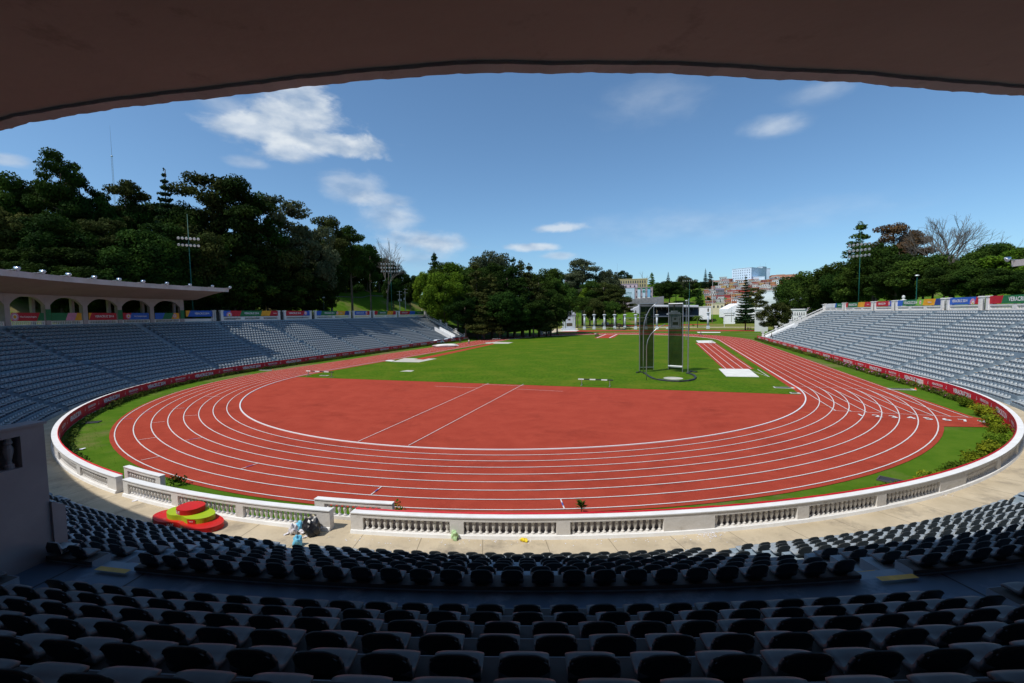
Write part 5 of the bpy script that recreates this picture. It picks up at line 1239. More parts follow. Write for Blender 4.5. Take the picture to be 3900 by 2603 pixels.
# lattice radio mast far behind the hill
p = far(418, 478, 520); z0 = 60; H = p.z-z0; e_ = empty('radio_mast', (p.x, p.y, z0), 0, 'very thin guyed radio mast rising above the hill wood into the sky', 'radio mast')
b = MB(); n = 40
for a in range(3):
    c_, s_ = math.cos(a*2.094), math.sin(a*2.094); b.tube([(c_*.8, s_*.8, 0), (c_*.8, s_*.8, H*.8)], .16, 4)
for i in range(n):
    for a in range(3): b.tube([(math.cos(a*2.094)*.8, math.sin(a*2.094)*.8, H*.8*i/n), (math.cos(a*2.094+2.094)*.8, math.sin(a*2.094+2.094)*.8, H*.8*(i+1)/n)], .07, 3)
b.build('lattice', m_metal, e_); b = MB(); b.tube([(0, 0, H*.8), (0, 0, H)], .22, 5, .08); b.build('whip', m_metal, e_); b = MB(); b.ball((0, 0, H*.8), 1.2, 8, 4, (1, 1, .5)); b.build('platform', m_metal, e_)
# ------------------------------------------------------------------ bust on the right parapet
bu = empty('bust', (0, 0, 0), 0, 'white stone bust looking out behind the right parapet', 'bust'); p = far(3440, 1170, 92)
while S_of(p.x, p.y) < 70.6: D_ = (Vector(p)-Vector(CAM)).length+1; p = Vector(CAM)+(Vector(p)-Vector(CAM)).normalized()*D_
bu.location = (p.x, p.y, 9.1); zt = far(3440, 1125, float((np.array(p)-CAM)@_f)).z-9.1; bu.rotation_euler = (0, 0, 1.2)
m_st = mat('bust stone', (.60, .60, .58), .8, (.48, .48, .47), 4, 5); k = zt/3.9
b = MB(); b.box(-.6*k, .6*k, -.45*k, .45*k, 0, 1.7*k); b.box(-.7*k, .7*k, -.55*k, .55*k, 1.7*k, 1.85*k); b.build('pedestal', m_st, bu)
b = MB(); b.lathe([(.25*k, 0), (.62*k, .35*k), (.78*k, .62*k), (.62*k, .86*k), (.26*k, 1.0*k), (.22*k, 1.15*k)], 14, (0, 0, 1.85*k)); b.build('shoulders', m_st, bu, smooth=True)
b = MB(); b.ball((.02, 0, 3.38*k), .42*k, 14, 10, (.92, .85, 1.22)); b.ball((.38*k, 0, 3.32*k), .12*k, 8, 5, (1, .6, 1.2)); b.ball((.25*k, 0, 3.05*k), .2*k, 8, 5); b.build('head', m_st, bu, smooth=True)
# ------------------------------------------------------------------ sloping end balustrades with pillars
def slope_wall(label, u, out):
    t = empty('stair_balustrade', label=label, cat='balustrade')
    def Q(s, o, z): return P(s, u+o*out, z)
    zs = lambda s: .3+(s-51.4)/(68.5-51.4)*8.8
    b = MB()
    for (a, c, h0, h1) in ((51.0, 68.6, -.6, .55), (51.0, 68.6, 1.05, 1.25)):
        for o in (.1, .55): b.quad(Q(a, o, zs(a)+h0), Q(c, o, zs(c)+h0), Q(c, o, zs(c)+h1), Q(a, o, zs(a)+h1))
        for hh in (h0, h1): b.quad(Q(a, .1, zs(a)+hh), Q(c, .1, zs(c)+hh), Q(c, .55, zs(c)+hh), Q(a, .55, zs(a)+hh))
    b.build('wall', m_white, t); b = MB(); prf = [(.08, 0), (.05, .12), (.09, .26), (.05, .38), (.08, .5)]
    for s in np.arange(51.5, 68.4, .42): b.lathe(prf, 5, Q(s, .32, zs(s)+.55))
    o = b.build('baluster_row', m_white, t); o['kind'] = 'stuff'
    for s in (51.2, 55.0, 59.2, 61.8, 68.4):
        b = MB(); x, y, _ = Q(s, .32, 0); b.box(x-.28, x+.28, y-.28, y+.28, zs(s)-.6, zs(s)+1.9); b.box(x-.4, x+.4, y-.4, y+.4, zs(s)+1.9, zs(s)+2.02); b.box(x-.48, x+.48, y-.48, y+.48, zs(s)+2.02, zs(s)+2.2); b.build('pillar', m_white, t)
slope_wall('white sloping balustrade with square pillars at the far end of the right stand', UR, 1.0)
slope_wall('white sloping balustrade with square pillars at the far end of the left stand', UL, -1.0)
b = MB()
for u0, u1 in ((UL+6.6, UL+10.4),):
    zs = lambda s: .72+(s-51.4)*.49
    for u in (u0, u1):
        for o in (0, .25): b.quad(P(52, u+o, zs(52)-.3), P(58.6, u+o, zs(58.6)-.3), P(58.6, u+o, zs(58.6)+1.1), P(52, u+o, zs(52)+1.1))
        b.quad(P(52, u, zs(52)+1.1), P(58.6, u, zs(58.6)+1.1), P(58.6, u+.25, zs(58.6)+1.1), P(52, u+.25, zs(52)+1.1))
    b.quad(P(52, u0, zs(52)+.05), P(58.6, u0, zs(58.6)+.05), P(58.6, u1, zs(58.6)+.05), P(52, u1, zs(52)+.05))
tag(b.build('stair_box', m_wtop), 'white walled stair box set into the far end of the left stand', 'stair box')
b = MB(); u0, u1 = UR-4.6, UR-1.2
for u in (u0, u1):
    b.quad(P(51.6, u, .3), P(60, u, 4.3), P(60, u, 5.4), P(51.6, u, 1.3)); b.quad(P(51.6, u+.25, .3), P(60, u+.25, 4.3), P(60, u+.25, 5.4), P(51.6, u+.25, 1.3)); b.quad(P(51.6, u, 1.3), P(60, u, 5.4), P(60, u+.25, 5.4), P(51.6, u+.25, 1.3))
b.quad(P(51.6, u0, .9), P(60, u0, 4.9), P(60, u1, 4.9), P(51.6, u1, .9))
tag(b.build('stair_box', m_wtop), 'white walled stair box at the far end of the right stand', 'stair box')
# retaining walls and road behind the left stand
m_stone = mat('dark stone wall', (.10, .085, .075), .95, (.17, .15, .13), 2.5, 7, bump=.6, bscale=6)
b = MB(); ys_ = np.linspace(96, 250, 30)
b.strip([(-54.5-.016*y+min(0, -(y-175)*.0) , y, -.1) for y in ys_], [(-54.5-.016*y, y, 2.0) for y in ys_]); b.strip([(-54.5-.016*y, y, 2.0) for y in ys_], [(-55.3-.016*y, y, 2.0) for y in ys_]); b.strip([(-55.3-.016*y, y, 2.0) for y in ys_], [(-55.3-.016*y, y, -.1) for y in ys_])
tag(b.build('retaining_wall', m_stone), 'low dark stone retaining wall below the bend wood', 'wall')
b = MB(); ys_ = np.linspace(-30, 120, 30); zz = [hgt(-(101+1.4+.016*max(y, 0)), y) for y in ys_]
b.strip([(-(100.8+1.4), y, z-2.6) for y, z in zip(ys_, zz)], [(-(100.8+1.4), y, z+.25) for y, z in zip(ys_, zz)]); b.strip([(-(100.8+1.4), y, z+.25) for y, z in zip(ys_, zz)], [(-(101.6+1.4), y, z+.25) for y, z in zip(ys_, zz)])
tag(b.build('retaining_wall', m_stone), 'stone retaining wall halfway up the green bank behind the left stand', 'wall')
# ------------------------------------------------------------------ cars
m_tyre = mat('tyre rubber', (.02, .02, .02), .9)
def car(px, py, D, rz, col, label, van=False, zb=None, name='parked_car'):
    p = far(px, py, D); z0 = hgt(p.x, p.y) if zb is None else zb; e_ = empty(name, (p.x, p.y, z0), rz, label, 'van' if van else 'car')
    mm = mat('car paint', col, .25, spec=.6)
    prof = [(-2.2, .35), (-2.2, .85), (-1.3, .98), (-.7, 1.45), (.9, 1.48), (1.6, 1.0), (2.15, .9), (2.2, .35)] if not van else [(-2.6, .4), (-2.6, 1.1), (-2.1, 2.2), (2.6, 2.25), (2.6, .4)]
    b = MB(); n = len(prof); vs = [(x, s*(.85 if z < 1.2 else .72), z) for s in (-1, 1) for x, z in prof]
    b.add(vs, [tuple(range(n)), tuple(range(2*n-1, n-1, -1))]+[(i, (i+1) % n, n+(i+1) % n, n+i) for i in range(n)]); b.build('body', mm, e_)
    for s in (-1, 1):
        b = MB(); g_ = [(-1.15, 1.02), (-.66, 1.38), (.82, 1.40), (1.3, 1.04)] if not van else [(-2.1, 1.25), (-1.95, 2.0), (2.3, 2.02), (2.3, 1.25)]
        b.poly([(x, s*(.865 if z < 1.2 else .765), z) for x, z in g_] if not van else [(x, s*(.875 if z < 1.2 else .76), z) for x, z in g_]); b.build('side_window', m_glass, e_)
        for x in (-1.35, 1.35) if not van else (-1.7, 1.6):
            b = MB(); vs = [(x+.32*math.cos(t), s*yy, .32+.32*math.sin(t)) for yy in (.72, .9) for t in np.linspace(0, 6.283, 15)[:-1]]; m_n = 14
            b.add(vs, [tuple(range(14)), tuple(range(27, 13, -1))]+[(i, (i+1) % 14, 14+(i+1) % 14, 14+i) for i in range(14)]); b.build('wheel', m_tyre, e_)
car(1664, 1186, 150, 1.2, (.55, .60, .64), 'silver parked car under the first tree past the left stand'); car(1703, 1182, 158, 1.4, (.30, .35, .40), 'grey blue parked car right of the silver one')
car(1730, 1180, 166, 1.3, (.05, .07, .12), 'dark parked car half hidden among trunks at the bend wood')
car(2305, 1226, 345, .2, (.65, .66, .66), 'white minibus with striped side beyond the colonnade', True, 0, 'minibus')
b = MB()
for k, c_ in enumerate('rol'):
    p = far(2318+k*6, 1223, 343); 
    bb = MB(); bb.box(p.x-.4, p.x+.4, p.y-.05, p.y+.05, .9, 2.0)
# ------------------------------------------------------------------ colonnade with pavilions, statues and chains
m_bronze = mat('bronze', (.13, .105, .06), .55, (.07, .06, .04), 3, 5, metal=.4); m_colw = mat('column paint', (.55, .59, .64), .75, (.46, .50, .55), .8, 6)
cols_px = [(2226, 1255), (2263, 1255), (2302, 1255), (2341, 1251), (2380, 1251), (2421, 1255), (2461, 1255), (2502, 1255), (2697, 1253)]
def statue(b, x, y, z, h, sd):
    r = np.random.default_rng(sd); a = r.random()*6.28
    b.lathe([(.32*h*.4, 0), (.25*h*.4, h*.12), (.30*h*.4, h*.3), (.42*h*.4, h*.5), (.5*h*.4, h*.64), (.22*h*.4, h*.76), (.2*h*.4, h*.8), (.3*h*.4, h*.9), (.12*h*.4, h)], 8, (x, y, z))
    b.tube([(x, y, z+h*.62), (x+.45*h*.5*math.cos(a), y+.2*math.sin(a), z+h*.5), (x+.3*h*.5*math.cos(a), y+.5*math.sin(a), z+h*.82)], h*.05, 6)
CP = []
for k, (px, py) in enumerate(cols_px):
    g_ = gnd(px, py); D = float((np.array(g_)-CAM)@_f); D = min(D, 262); p = far(px, 1200, D); CP.append(p)
    zt = far(px, 1198 if k < 8 else 1190, D).z; e_ = empty('column', (p.x, p.y, 0), 0, f'white {"column with a bronze figure on top, "+ORD[k]+" from the left pavilion" if k < 8 else "lone column with a bronze figure, right of the second pavilion"}', 'column', 'columns of the colonnade')
    b = MB(); b.box(-.85, .85, -.85, .85, 0, 1.3); b.box(-.7, .7, -.7, .7, 1.3, 1.6); b.build('base', m_colw, e_)
    b = MB(); b.lathe([(.55, 1.6), (.52, zt*.55), (.48, zt*.80)], 14); b.build('shaft', m_colw, e_, smooth=True)
    b = MB(); b.lathe([(.48, zt*.80), (.62, zt*.81), (.62, zt*.83), (.5, zt*.84), (.62, zt*.87), (.7, zt*.93), (1.1, zt*.95), (1.1, zt*.97), (.6, zt)], 14); b.build('capital', m_colw, e_)
    b = MB(); statue(b, 0, 0, zt, 2.4, k); b.build('figure', m_bronze, e_)
for k in range(7):
    a, c = CP[k], CP[k+1]; b = MB(); pts = []
    for i in range(9): t = i/8; q = a.lerp(c, t); pts.append((q.x, q.y, 5.7-(.9*math.sin(math.pi*t*2)**2)*.8))
    b.tube(pts, .13, 5); b.lathe([(.1, -.5), (.55, -.1), (.55, .1), (.1, .5)], 8, ((a.x+c.x)/2, (a.y+c.y)/2, 5.7)); tag(b.build('chain_garland', m_bronze), f'bronze chain garland with wreath, {ORD[k]} span from the left of the colonnade', 'garland', 'garlands of the colonnade')
def pavilion(px0, px1, py, label, dd=252):
    a, c = far(px0, py, dd), far(px1, py, dd); w = (c-a).length; m_ = (a+c)/2; s = w/9.2
    e_ = empty('gate_pavilion', (m_.x, m_.y, 0), math.atan2(c.y-a.y, c.x-a.x), label, 'pavilion'); sc_ = far(px0, 1185, dd).z/11.2
    def bb(nm, *bx, m=m_colw):
        b = MB()
        for q in bx: b.box(q[0]*s, q[1]*s, q[2]*s, q[3]*s, q[4]*sc_, q[5]*sc_)
        return b.build(nm, m, e_)
    bb('plinth', (-5.0, 4.2, -2.4, 2.4, 0, 1.1)); bb('tower', (-1.9, 2.4, -1.6, 1.6, 1.1, 9.0)); bb('cornice', (-4.6, 4.6, -2.2, 2.2, 9.0, 9.5)); bb('attic', (-3.6, 3.6, -1.8, 1.8, 9.5, 10.4)); bb('crown', (-1.9, 2.2, -1.4, 1.4, 10.4, 11.3))
    bb('plaque', (-.6, .9, -1.64, -1.605, 5.7, 6.6), m=m_bronze); bb('relief', (-1.7, 2.2, -1.66, -1.605, 2.4, 4.2), m=m_bronze)
    for x in (-4.0, -3.0, 2.9, 3.9):
        b = MB(); b.lathe([(.38*s, 1.1*sc_), (.34*s, 7.8*sc_), (.5*s, 8.4*sc_), (.5*s, 9.0*sc_)], 10, (x*s, -1.5*s, 0)); b.build('corner_column', m_colw, e_)
    b = MB(); statue(b, 0, 0, 11.3*sc_, 3.2, 3); b.build('figure', m_bronze, e_)
pavilion(2140, 2192, 1200, 'left white gate pavilion with bronze figure and corner columns'); pavilion(2543, 2592, 1200, 'second white gate pavilion, seen through the throwing cage net')
# arch stump with satellite dish and truck at the left of the pavilions
p = far(2064, 1230, 215); e_ = empty('satellite_truck', (p.x, p.y, 0), .3, 'white broadcast truck with raised satellite dish by the bend wood', 'truck')
b = MB(); b.box(.8, 4.2, -1.2, 1.2, .6, 3.2); b.build('body', m_wtop, e_); b = MB(); b.box(-.6, .7, -1.1, 1.1, .6, 2.4); b.build('cab', m_wtop, e_)
b = MB(); b.lathe([(.1, 0), (.9, .25), (1.5, .75)], 16); o = b.build('dish', m_lamp, e_, smooth=True); o.location = (1.2, 0, 5.4); o.rotation_euler = (rad(60), 0, rad(-35)); b = MB(); b.tube([(1.5, 0, 3.2), (1.3, 0, 5.4)], .15); b.build('dish_arm', m_metal, e_)
for x in (0, 3.2): b = MB(); b.lathe([(.45, -1.25), (.45, 1.25)], 12); o = b.build('wheels', m_tyre, e_); o.rotation_euler = (rad(90), 0, 0); o.location = (x, 0, .45)
p = far(2060, 1230, 205); b = MB(); b.box(-.45, .45, -.45, .45, 0, 8.0); b.box(-.7, .7, -.7, .7, 0, .5); b.box(-.45, 1.3, -.4, .4, 8.0, 9.2); o = b.build('gate_post', m_colw); o.location = (p.x, p.y, 0); tag(o, 'single pale gate post at the right foot of the bend wood', 'post')
# round planter with bushes
for (px, lab) in ((2325, 'left clipped bush of the round planter before the colonnade'), (2390, 'right clipped bush of the round planter before the colonnade')):
    q = gnd(px, 1253); D = min(250, float((np.array(q)-CAM)@_f)); q = far(px, 1250, D); V_, F_ = leafcloud([(x, 0, .7, 1.1, 1.0, .7) for x in (-1.5, -.5, .5, 1.5)], 120, .16, px); o = npmesh('bush', V_, F_, LM['bright']); o.location = (q.x, q.y, 0); tag(o, lab, 'bush')
q = far(2358, 1250, 250); e_ = empty('round_planter', (q.x, q.y, 0), 0, 'round low planter with bronze sculpture before the colonnade', 'planter'); b = MB(); b.lathe([(3.9, 0), (3.9, .5), (3.5, .5), (3.4, .3)], 28); b.build('rim', m_stone, e_); b = MB(); b.lathe([(.5, .2), (.35, 1.3), (.6, 1.6), (.9, 2.2), (.5, 2.6), (1.1, 3.1), (.4, 3.6)], 10); b.build('sculpture', m_bronze, e_)
# second track beyond
def fpoly(name, pts, z, m):
    b = MB(); b.poly([(*(lambda v: (v.x, v.y))(gnd(x, y, 0)), z) for x, y in pts]); tag(b.build(name, m), kind='structure')
fpoly('far_track', [(2120, 1266), (2200, 1259), (2870, 1257.5), (2940, 1260), (2940, 1263), (2860, 1262), (2300, 1262.5), (2200, 1265)], .02, m_track)
fpoly('far_track', [(2280, 1240), (2400, 1231), (2560, 1228), (2640, 1227), (2780, 1229), (2800, 1231), (2700, 1236), (2560, 1242), (2330, 1243)], .03, m_track)
fpoly('far_infield', [(2335, 1240), (2420, 1234), (2560, 1231), (2690, 1230), (2640, 1235), (2520, 1240)], .05, m_grass)
fpoly('far_path', [(2200, 1249), (2500, 1249), (2900, 1248), (2900, 1246), (2500, 1246), (2200, 1246)], .02, m_conc)
b = MB(); b.poly([(-75, 191, .005), (150, 191, .005), (160, 303, .005), (-90, 303, .005)]); tag(b.build('dry_lawn', mat('dry lawn', (.20, .185, .05), .95, (.105, .135, .02), .12, 8, .35, .65, spec=.05)), kind='structure')
# ------------------------------------------------------------------ people
skin = mat('skin', (.30, .16, .10), .6)
def skinned(name, verts, edges, radii, m, parent, sub=1):
    me = bpy.data.meshes.new(name); me.from_pydata(verts, edges, []); o = bpy.data.objects.new(name, me); C.objects.link(o)
    md = o.modifiers.new('s', 'SKIN')
    for i, rr in enumerate(radii): me.skin_vertices[0].data[i].radius = (rr, rr)
    me.skin_vertices[0].data[0].use_root = True
    o.modifiers.new('d', 'SUBSURF').levels = sub
    dg = bpy.context.evaluated_depsgraph_get(); nm = bpy.data.meshes.new_from_object(o.evaluated_get(dg)); bpy.data.objects.remove(o)
    nm.materials.clear(); nm.materials.append(m); o = bpy.data.objects.new(name, nm); C.objects.link(o); o.parent = parent; return o
def person(px, py, D, rz, shirt, legs, label, stride=.0, arm=0.0, zb=0.0, H=1.72, foot=None):
    p = far(px, py, D) if foot is None else foot
    e_ = empty('person', (p.x, p.y, zb), rz, label, 'person'); e_.scale = (H/1.72,)*3
    s = stride; j = [(0, 0, .95), (0, 0, 1.15), (0, 0, 1.38), (0, 0, 1.50), (0, .01, 1.60), (0, .01, 1.70), (.19, 0, 1.40), (.25, .04, 1.12), (.26, .16+arm*.2, .92+arm*.35), (-.19, 0, 1.40), (-.25, -.02, 1.12), (-.26, .10, .90),
        (.09, 0, .90), (.10, s*.45+.02, .50), (.10, s*.5-.02, .08), (.10, s*.5+.12, .03), (-.09, 0, .90), (-.10, -s*.25+.03, .50), (-.10, -s*.8, .10), (-.10, -s*.8+.13, .04)]
    ed = [(0, 1), (1, 2), (2, 3), (3, 4), (4, 5), (2, 6), (6, 7), (7, 8), (2, 9), (9, 10), (10, 11), (0, 12), (12, 13), (13, 14), (14, 15), (0, 16), (16, 17), (17, 18), (18, 19)]
    rr = [.12, .11, .13, .055, .10, .085, .06, .042, .035, .06, .042, .035, .085, .06, .045, .035, .085, .06, .045, .035]
    skinned('body', j, ed, rr, skin, e_, 2)
    skinned('shirt', [j[0], j[1], j[2], j[6], j[7], j[9], j[10]], [(0, 1), (1, 2), (2, 3), (3, 4), (2, 5), (5, 6)], [.135, .13, .15, .075, .058, .075, .058], mat('shirt', shirt, .8), e_)
    skinned('trousers', [(0, 0, .93), j[12], j[13], (j[14][0], j[14][1], .14), j[16], j[17], (j[18][0], j[18][1], .16)], [(0, 1), (1, 2), (2, 3), (0, 4), (4, 5), (5, 6)], [.135, .10, .075, .06, .10, .075, .06], mat('trousers', legs, .85), e_)
    b = MB(); b.ball((0, -.01, 1.665), .105, 10, 6, (.95, 1.0, .85)); b.build('hair', mat('dark hair', (.015, .012, .01), .6), e_, smooth=True); return e_
g1 = gnd(1786, 1313); person(0, 0, 0, 2.6, (.75, .75, .75), (.10, .12, .2), 'person in white shirt and cap standing on the left straight', foot=g1)
g1 = gnd(1752, 1309); person(0, 0, 0, .6, (.08, .08, .1), (.05, .05, .08), 'person in dark clothes behind the tripod on the left straight', foot=g1, arm=.6)
g1 = gnd(1837, 1293); person(0, 0, 0, 3.0, (.12, .13, .18), (.06, .08, .2), 'person in dark shirt walking on the track beside the white shirted one', foot=g1, stride=.4)
g1 = gnd(1843, 1291); person(0, 0, 0, 3.0, (.75, .75, .75), (.06, .08, .2), 'person in white shirt walking on the track with a dark dressed companion', foot=g1, stride=.4)
for k, (px, sh, lab) in enumerate(((2268, (.7, .7, .72), 'person in white shirt in the group at the far red runway'), (2274, (.05, .05, .06), 'person in black in the group at the far red runway'), (2279, (.45, .04, .04), 'person in red in the group at the far red runway'))):
    g1 = gnd(px, 1285); person(0, 0, 0, k*.8, sh, (.04, .04, .05), lab, foot=g1, H=1.9)
g1 = gnd(2669, 1281); person(0, 0, 0, 1.3, (.05, .04, .05), (.05, .06, .15), 'person in dark clothes striding across the far bend', foot=g1, stride=.9, H=1.9)
q = P(52.0, 186.5); person(0, 0, 0, 1.57, (.03, .03, .035), (.03, .03, .035), 'person dressed in black walking along the front row of the right stand', foot=Vector(q), zb=.74, stride=.5, H=1.75)
for k, (px, py, c_) in enumerate(((2848, 1233, (.05, .08, .12)), (2853, 1234, (.1, .1, .1)), (2860, 1233, (.4, .05, .05)))):
    q = far(px, py-4, 215); person(0, 0, 0, k, c_, (.03, .03, .04), f'person standing in the shade of the large araucaria, {ORD[k]} from the left', foot=q, zb=hgt(q.x, q.y))
# tripod parasol
p = gnd(1757, 1309); e_ = empty('camera_tripod', (p.x, p.y, 0), 0, 'camera tripod with dark shade standing on the left straight', 'tripod')
for a in (0, 2.1, 4.2): b = MB(); b.tube([(0, 0, 1.6), (.45*math.cos(a), .45*math.sin(a), 0)], .025, 5); b.build('leg', m_dark, e_)
b = MB(); b.box(-.25, .25, -.15, .15, 1.6, 1.9); b.build('camera', m_dark, e_); b = MB(); b.box(-.6, .2, -.4, .4, 2.05, 2.1); b.build('shade', m_dark, e_)

# ------------------------------------------------------------------ buildings
def building(name, label, px0, px1, top, base, D, col, rows=0, cols=0, wcol=None, depth=14, rz=0.0, roof=None, wfrac=(.5, .5), sides=True, gx=(.04, .96), gz=(.08, .92), extra=None, floor=None, cat='building', roofc=None, parapet_=.5):
    a = far(px0, base, D); c = far(px1, base, D*math.hypot(*ray(px0, base)[:2])/math.hypot(*ray(px1, base)[:2])); w_ = math.hypot(c.x-a.x, c.y-a.y); ang = math.atan2(c.y-a.y, c.x-a.x)+rz; z0 = a.z if floor is None else floor; z1 = far((px0+px1)/2, top, D).z; h = z1-z0
    if rz: w_ = w_/max(.3, math.cos(rz))
    e_ = empty(name, (a.x, a.y, z0), ang, label, cat); mm = mat('wall '+name, col, .85, tuple(x*.85 for x in col), .25, 7, .3, .7, scol=tuple(x*.62 for x in col), sscale=.35, slo=.62, shi=.8)
    b = MB(); b.box(0, w_, 0, depth, -6, h); b.build('walls', mm, e_)
    b = MB(); b.box(-.25, w_+.25, -.25, depth+.25, h+.003, h+parapet_); b.build('roof', mat('roof '+name, roofc or tuple(x*.8 for x in col), .9), e_)
    if rows:
        wm = wcol or m_glass; cw = w_*(gx[1]-gx[0])/cols; rh = h*(gz[1]-gz[0])/rows
        for i in range(rows):
            for j in range(cols):
                x0 = w_*gx[0]+cw*(j+.5-wfrac[0]/2); zc = h*gz[0]+rh*(i+.5-wfrac[1]/2)
                b = MB(); b.box(x0, x0+cw*wfrac[0], -.05, .06, zc, zc+rh*wfrac[1]); b.box(x0-.1, x0+cw*wfrac[0]+.1, -.14, -.052, zc-.16, zc-.02); b.build('window', wm, e_)
        if sides:
            nd = max(1, int(depth/max(cw, 2))); 
            for s_ in (-1, 1):
                for i in range(rows):
                    for j in range(nd):
                        y0 = depth*(j+.5)/nd-depth/nd*wfrac[0]/2; zc = h*gz[0]+rh*(i+.5-wfrac[1]/2); X = 0 if s_ < 0 else w_
                        b = MB(); b.box(X-.06, X+.06, y0, y0+depth/nd*wfrac[0], zc, zc+rh*wfrac[1]); b.build('window', wm, e_)
    return e_, w_, h, mm
WH = (.82, .83, .84)
# hospital group
building('hospital_tower', 'pale blue white hospital tower with five rows of small windows', 2787, 2860, 1027, 1108, 560, (.60, .74, .88), 8, 8, depth=32, rz=-.5, wfrac=(.26, .34), gz=(.06, .97), sides=False)
building('hospital_wing', 'shaded blue grey rear wing of the hospital', 2880, 2932, 1026, 1092, 610, (.50, .62, .76), depth=25)
building('hospital_lift_tower', 'narrow taller lift tower of the hospital', 2882, 2903, 1019, 1092, 590, (.58, .72, .86), depth=12, rz=-.4)
building('hospital_annex', 'windowless pale blue annex in front of the hospital wing', 2868, 2912, 1056, 1094, 540, (.64, .78, .9), depth=12)
building('salmon_office', 'long salmon pink office block with rows of dark windows', 2937, 3034, 1050, 1102, 560, (.66, .30, .20), 4, 9, depth=25, rz=.12, wfrac=(.75, .42))
building('salmon_roof_block', 'low beige box on the roof of the salmon office block', 2957, 2988, 1048, 1052, 566, (.5, .45, .38), depth=8)
building('red_hall', 'broad dark red building below the hospital', 2769, 2862, 1108, 1131, 470, (.38, .06, .05), depth=20)
building('red_low_house', 'long low red building left of the broad red hall', 2726, 2780, 1128, 1142, 440, (.38, .05, .05), depth=12)
building('brick_apartment', 'narrow orange red apartment block left of the hospital', 2777, 2789, 1064, 1108, 560, (.45, .16, .11), 6, 2, depth=14)
building('tan_house', 'pinkish tan old house with arched windows on the skyline', 2755, 2776, 1064, 1094, 540, (.42, .33, .32), 2, 3, depth=14)
building('white_terrace_house', 'white stepped house with dish on the skyline', 2740, 2768, 1057, 1076, 580, (.62, .64, .66), 2, 4, depth=14)
building('purple_kiosk', 'lilac roofed house below the skyline trees', 2726, 2758, 1103, 1114, 460, (.20, .20, .22), 1, 5, depth=10, roofc=(.45, .36, .60))
building('cream_school', 'cream two storey building with three large windows', 2709, 2759, 1158, 1192, 372, (.70, .62, .40), 1, 3, depth=15, gz=(.45, .95), wfrac=(.38, .45))
building('brown_building', 'brown brick building attached to the right of the cream one', 2760, 2786, 1160, 1194, 376, (.24, .12, .07), 2, 3, depth=15)
building('orange_house', 'bright orange house above the white gable', 2767, 2792, 1141, 1153, 420, (.72, .22, .06), 1, 3, depth=10)
building('green_house', 'green house squeezed left of the bright orange one', 2758, 2767, 1137, 1150, 424, (.12, .34, .14), 1, 1, depth=10)
building('terracotta_house', 'low terracotta house right of the bright orange one', 2785, 2808, 1150, 1162, 400, (.58, .20, .10), 1, 3, depth=10)
building('white_hall', 'huge plain white sports hall with tall slit windows', 2806, 2952, 1147, 1196, 330, WH, 1, 6, depth=30, wfrac=(.07, .8), gz=(.2, .9))
building('white_low_block', 'low white block with dark slot at the edge of the lawn', 2756, 2800, 1194, 1206, 330, WH, 1, 1, depth=8, wfrac=(.85, .15), gz=(.1, .6))
building('white_office', 'white office building with green awning and strip windows', 2902, 2990, 1110, 1143, 400, WH, 2, 9, depth=20, wfrac=(.85, .4))
building('white_rounded_annex', 'white annex with small high slots next to the dense olive tree', 2874, 2925, 1182, 1243, 205, (.62, .62, .62), 2, 5, depth=14, wfrac=(.2, .12), gz=(.3, .95))
building('white_block', 'white building with paired narrow windows behind the right stand end', 2960, 3070, 1182, 1236, 180, WH, 2, 12, depth=16, wfrac=(.3, .42), gz=(.2, .95))
building('pink_hall', 'pale pink gabled hall behind the white window block', 3004, 3090, 1150, 1184, 230, (.58, .50, .52), 1, 3, depth=16, wfrac=(.12, .5))
# vaulted roof
def vault(px0, px1, top, base, D, label, col, depth=40):
    a, c = far(px0, base, D), far(px1, base, D); w_ = (c-a).length; z1 = far(px0, top, D).z-a.z; e_ = empty('vaulted_hall', (a.x, a.y, a.z), math.atan2(c.y-a.y, c.x-a.x), label, 'hall'); b = MB()
    A = [(w_*(1-math.cos(t))/2, 0, z1*math.sin(t)) for t in np.linspace(0, math.pi, 17)]; B_ = [(x, depth, z) for x, _, z in A]; b.strip(A, B_); b.poly(A); b.poly(B_); b.build('vault', mat('vault', col, .6), e_)
    b = MB(); b.box(-.5, w_+.5, -.5, depth, -8, 0); b.build('base_wall', mat('vault wall', WH, .8), e_)
vault(2960, 3120, 1105, 1158, 300, 'large pale grey green vaulted roof behind the round olive tree', (.45, .50, .48))
# gabled white end
a, c = far(2771, 1194, 345), far(2812, 1194, 345); w_ = (c-a).length; hh = far(2771, 1157, 345).z-a.z; b = MB(); n = [(0, 0, -3), (w_, 0, -3), (w_, 0, hh), (0, 0, hh*.45)]; b.add(n+[(x, 14, z) for x, y, z in n], [(0, 1, 2, 3), (7, 6, 5, 4), (0, 4, 5, 1), (1, 5, 6, 2), (2, 6, 7, 3), (3, 7, 4, 0)])
o = b.build('white_gable', mat('white gable', WH, .8)); o.location = a; o.rotation_euler = (0, 0, math.atan2(c.y-a.y, c.x-a.x)); tag(o, 'white slanting gable wall left of the large araucaria', 'building')
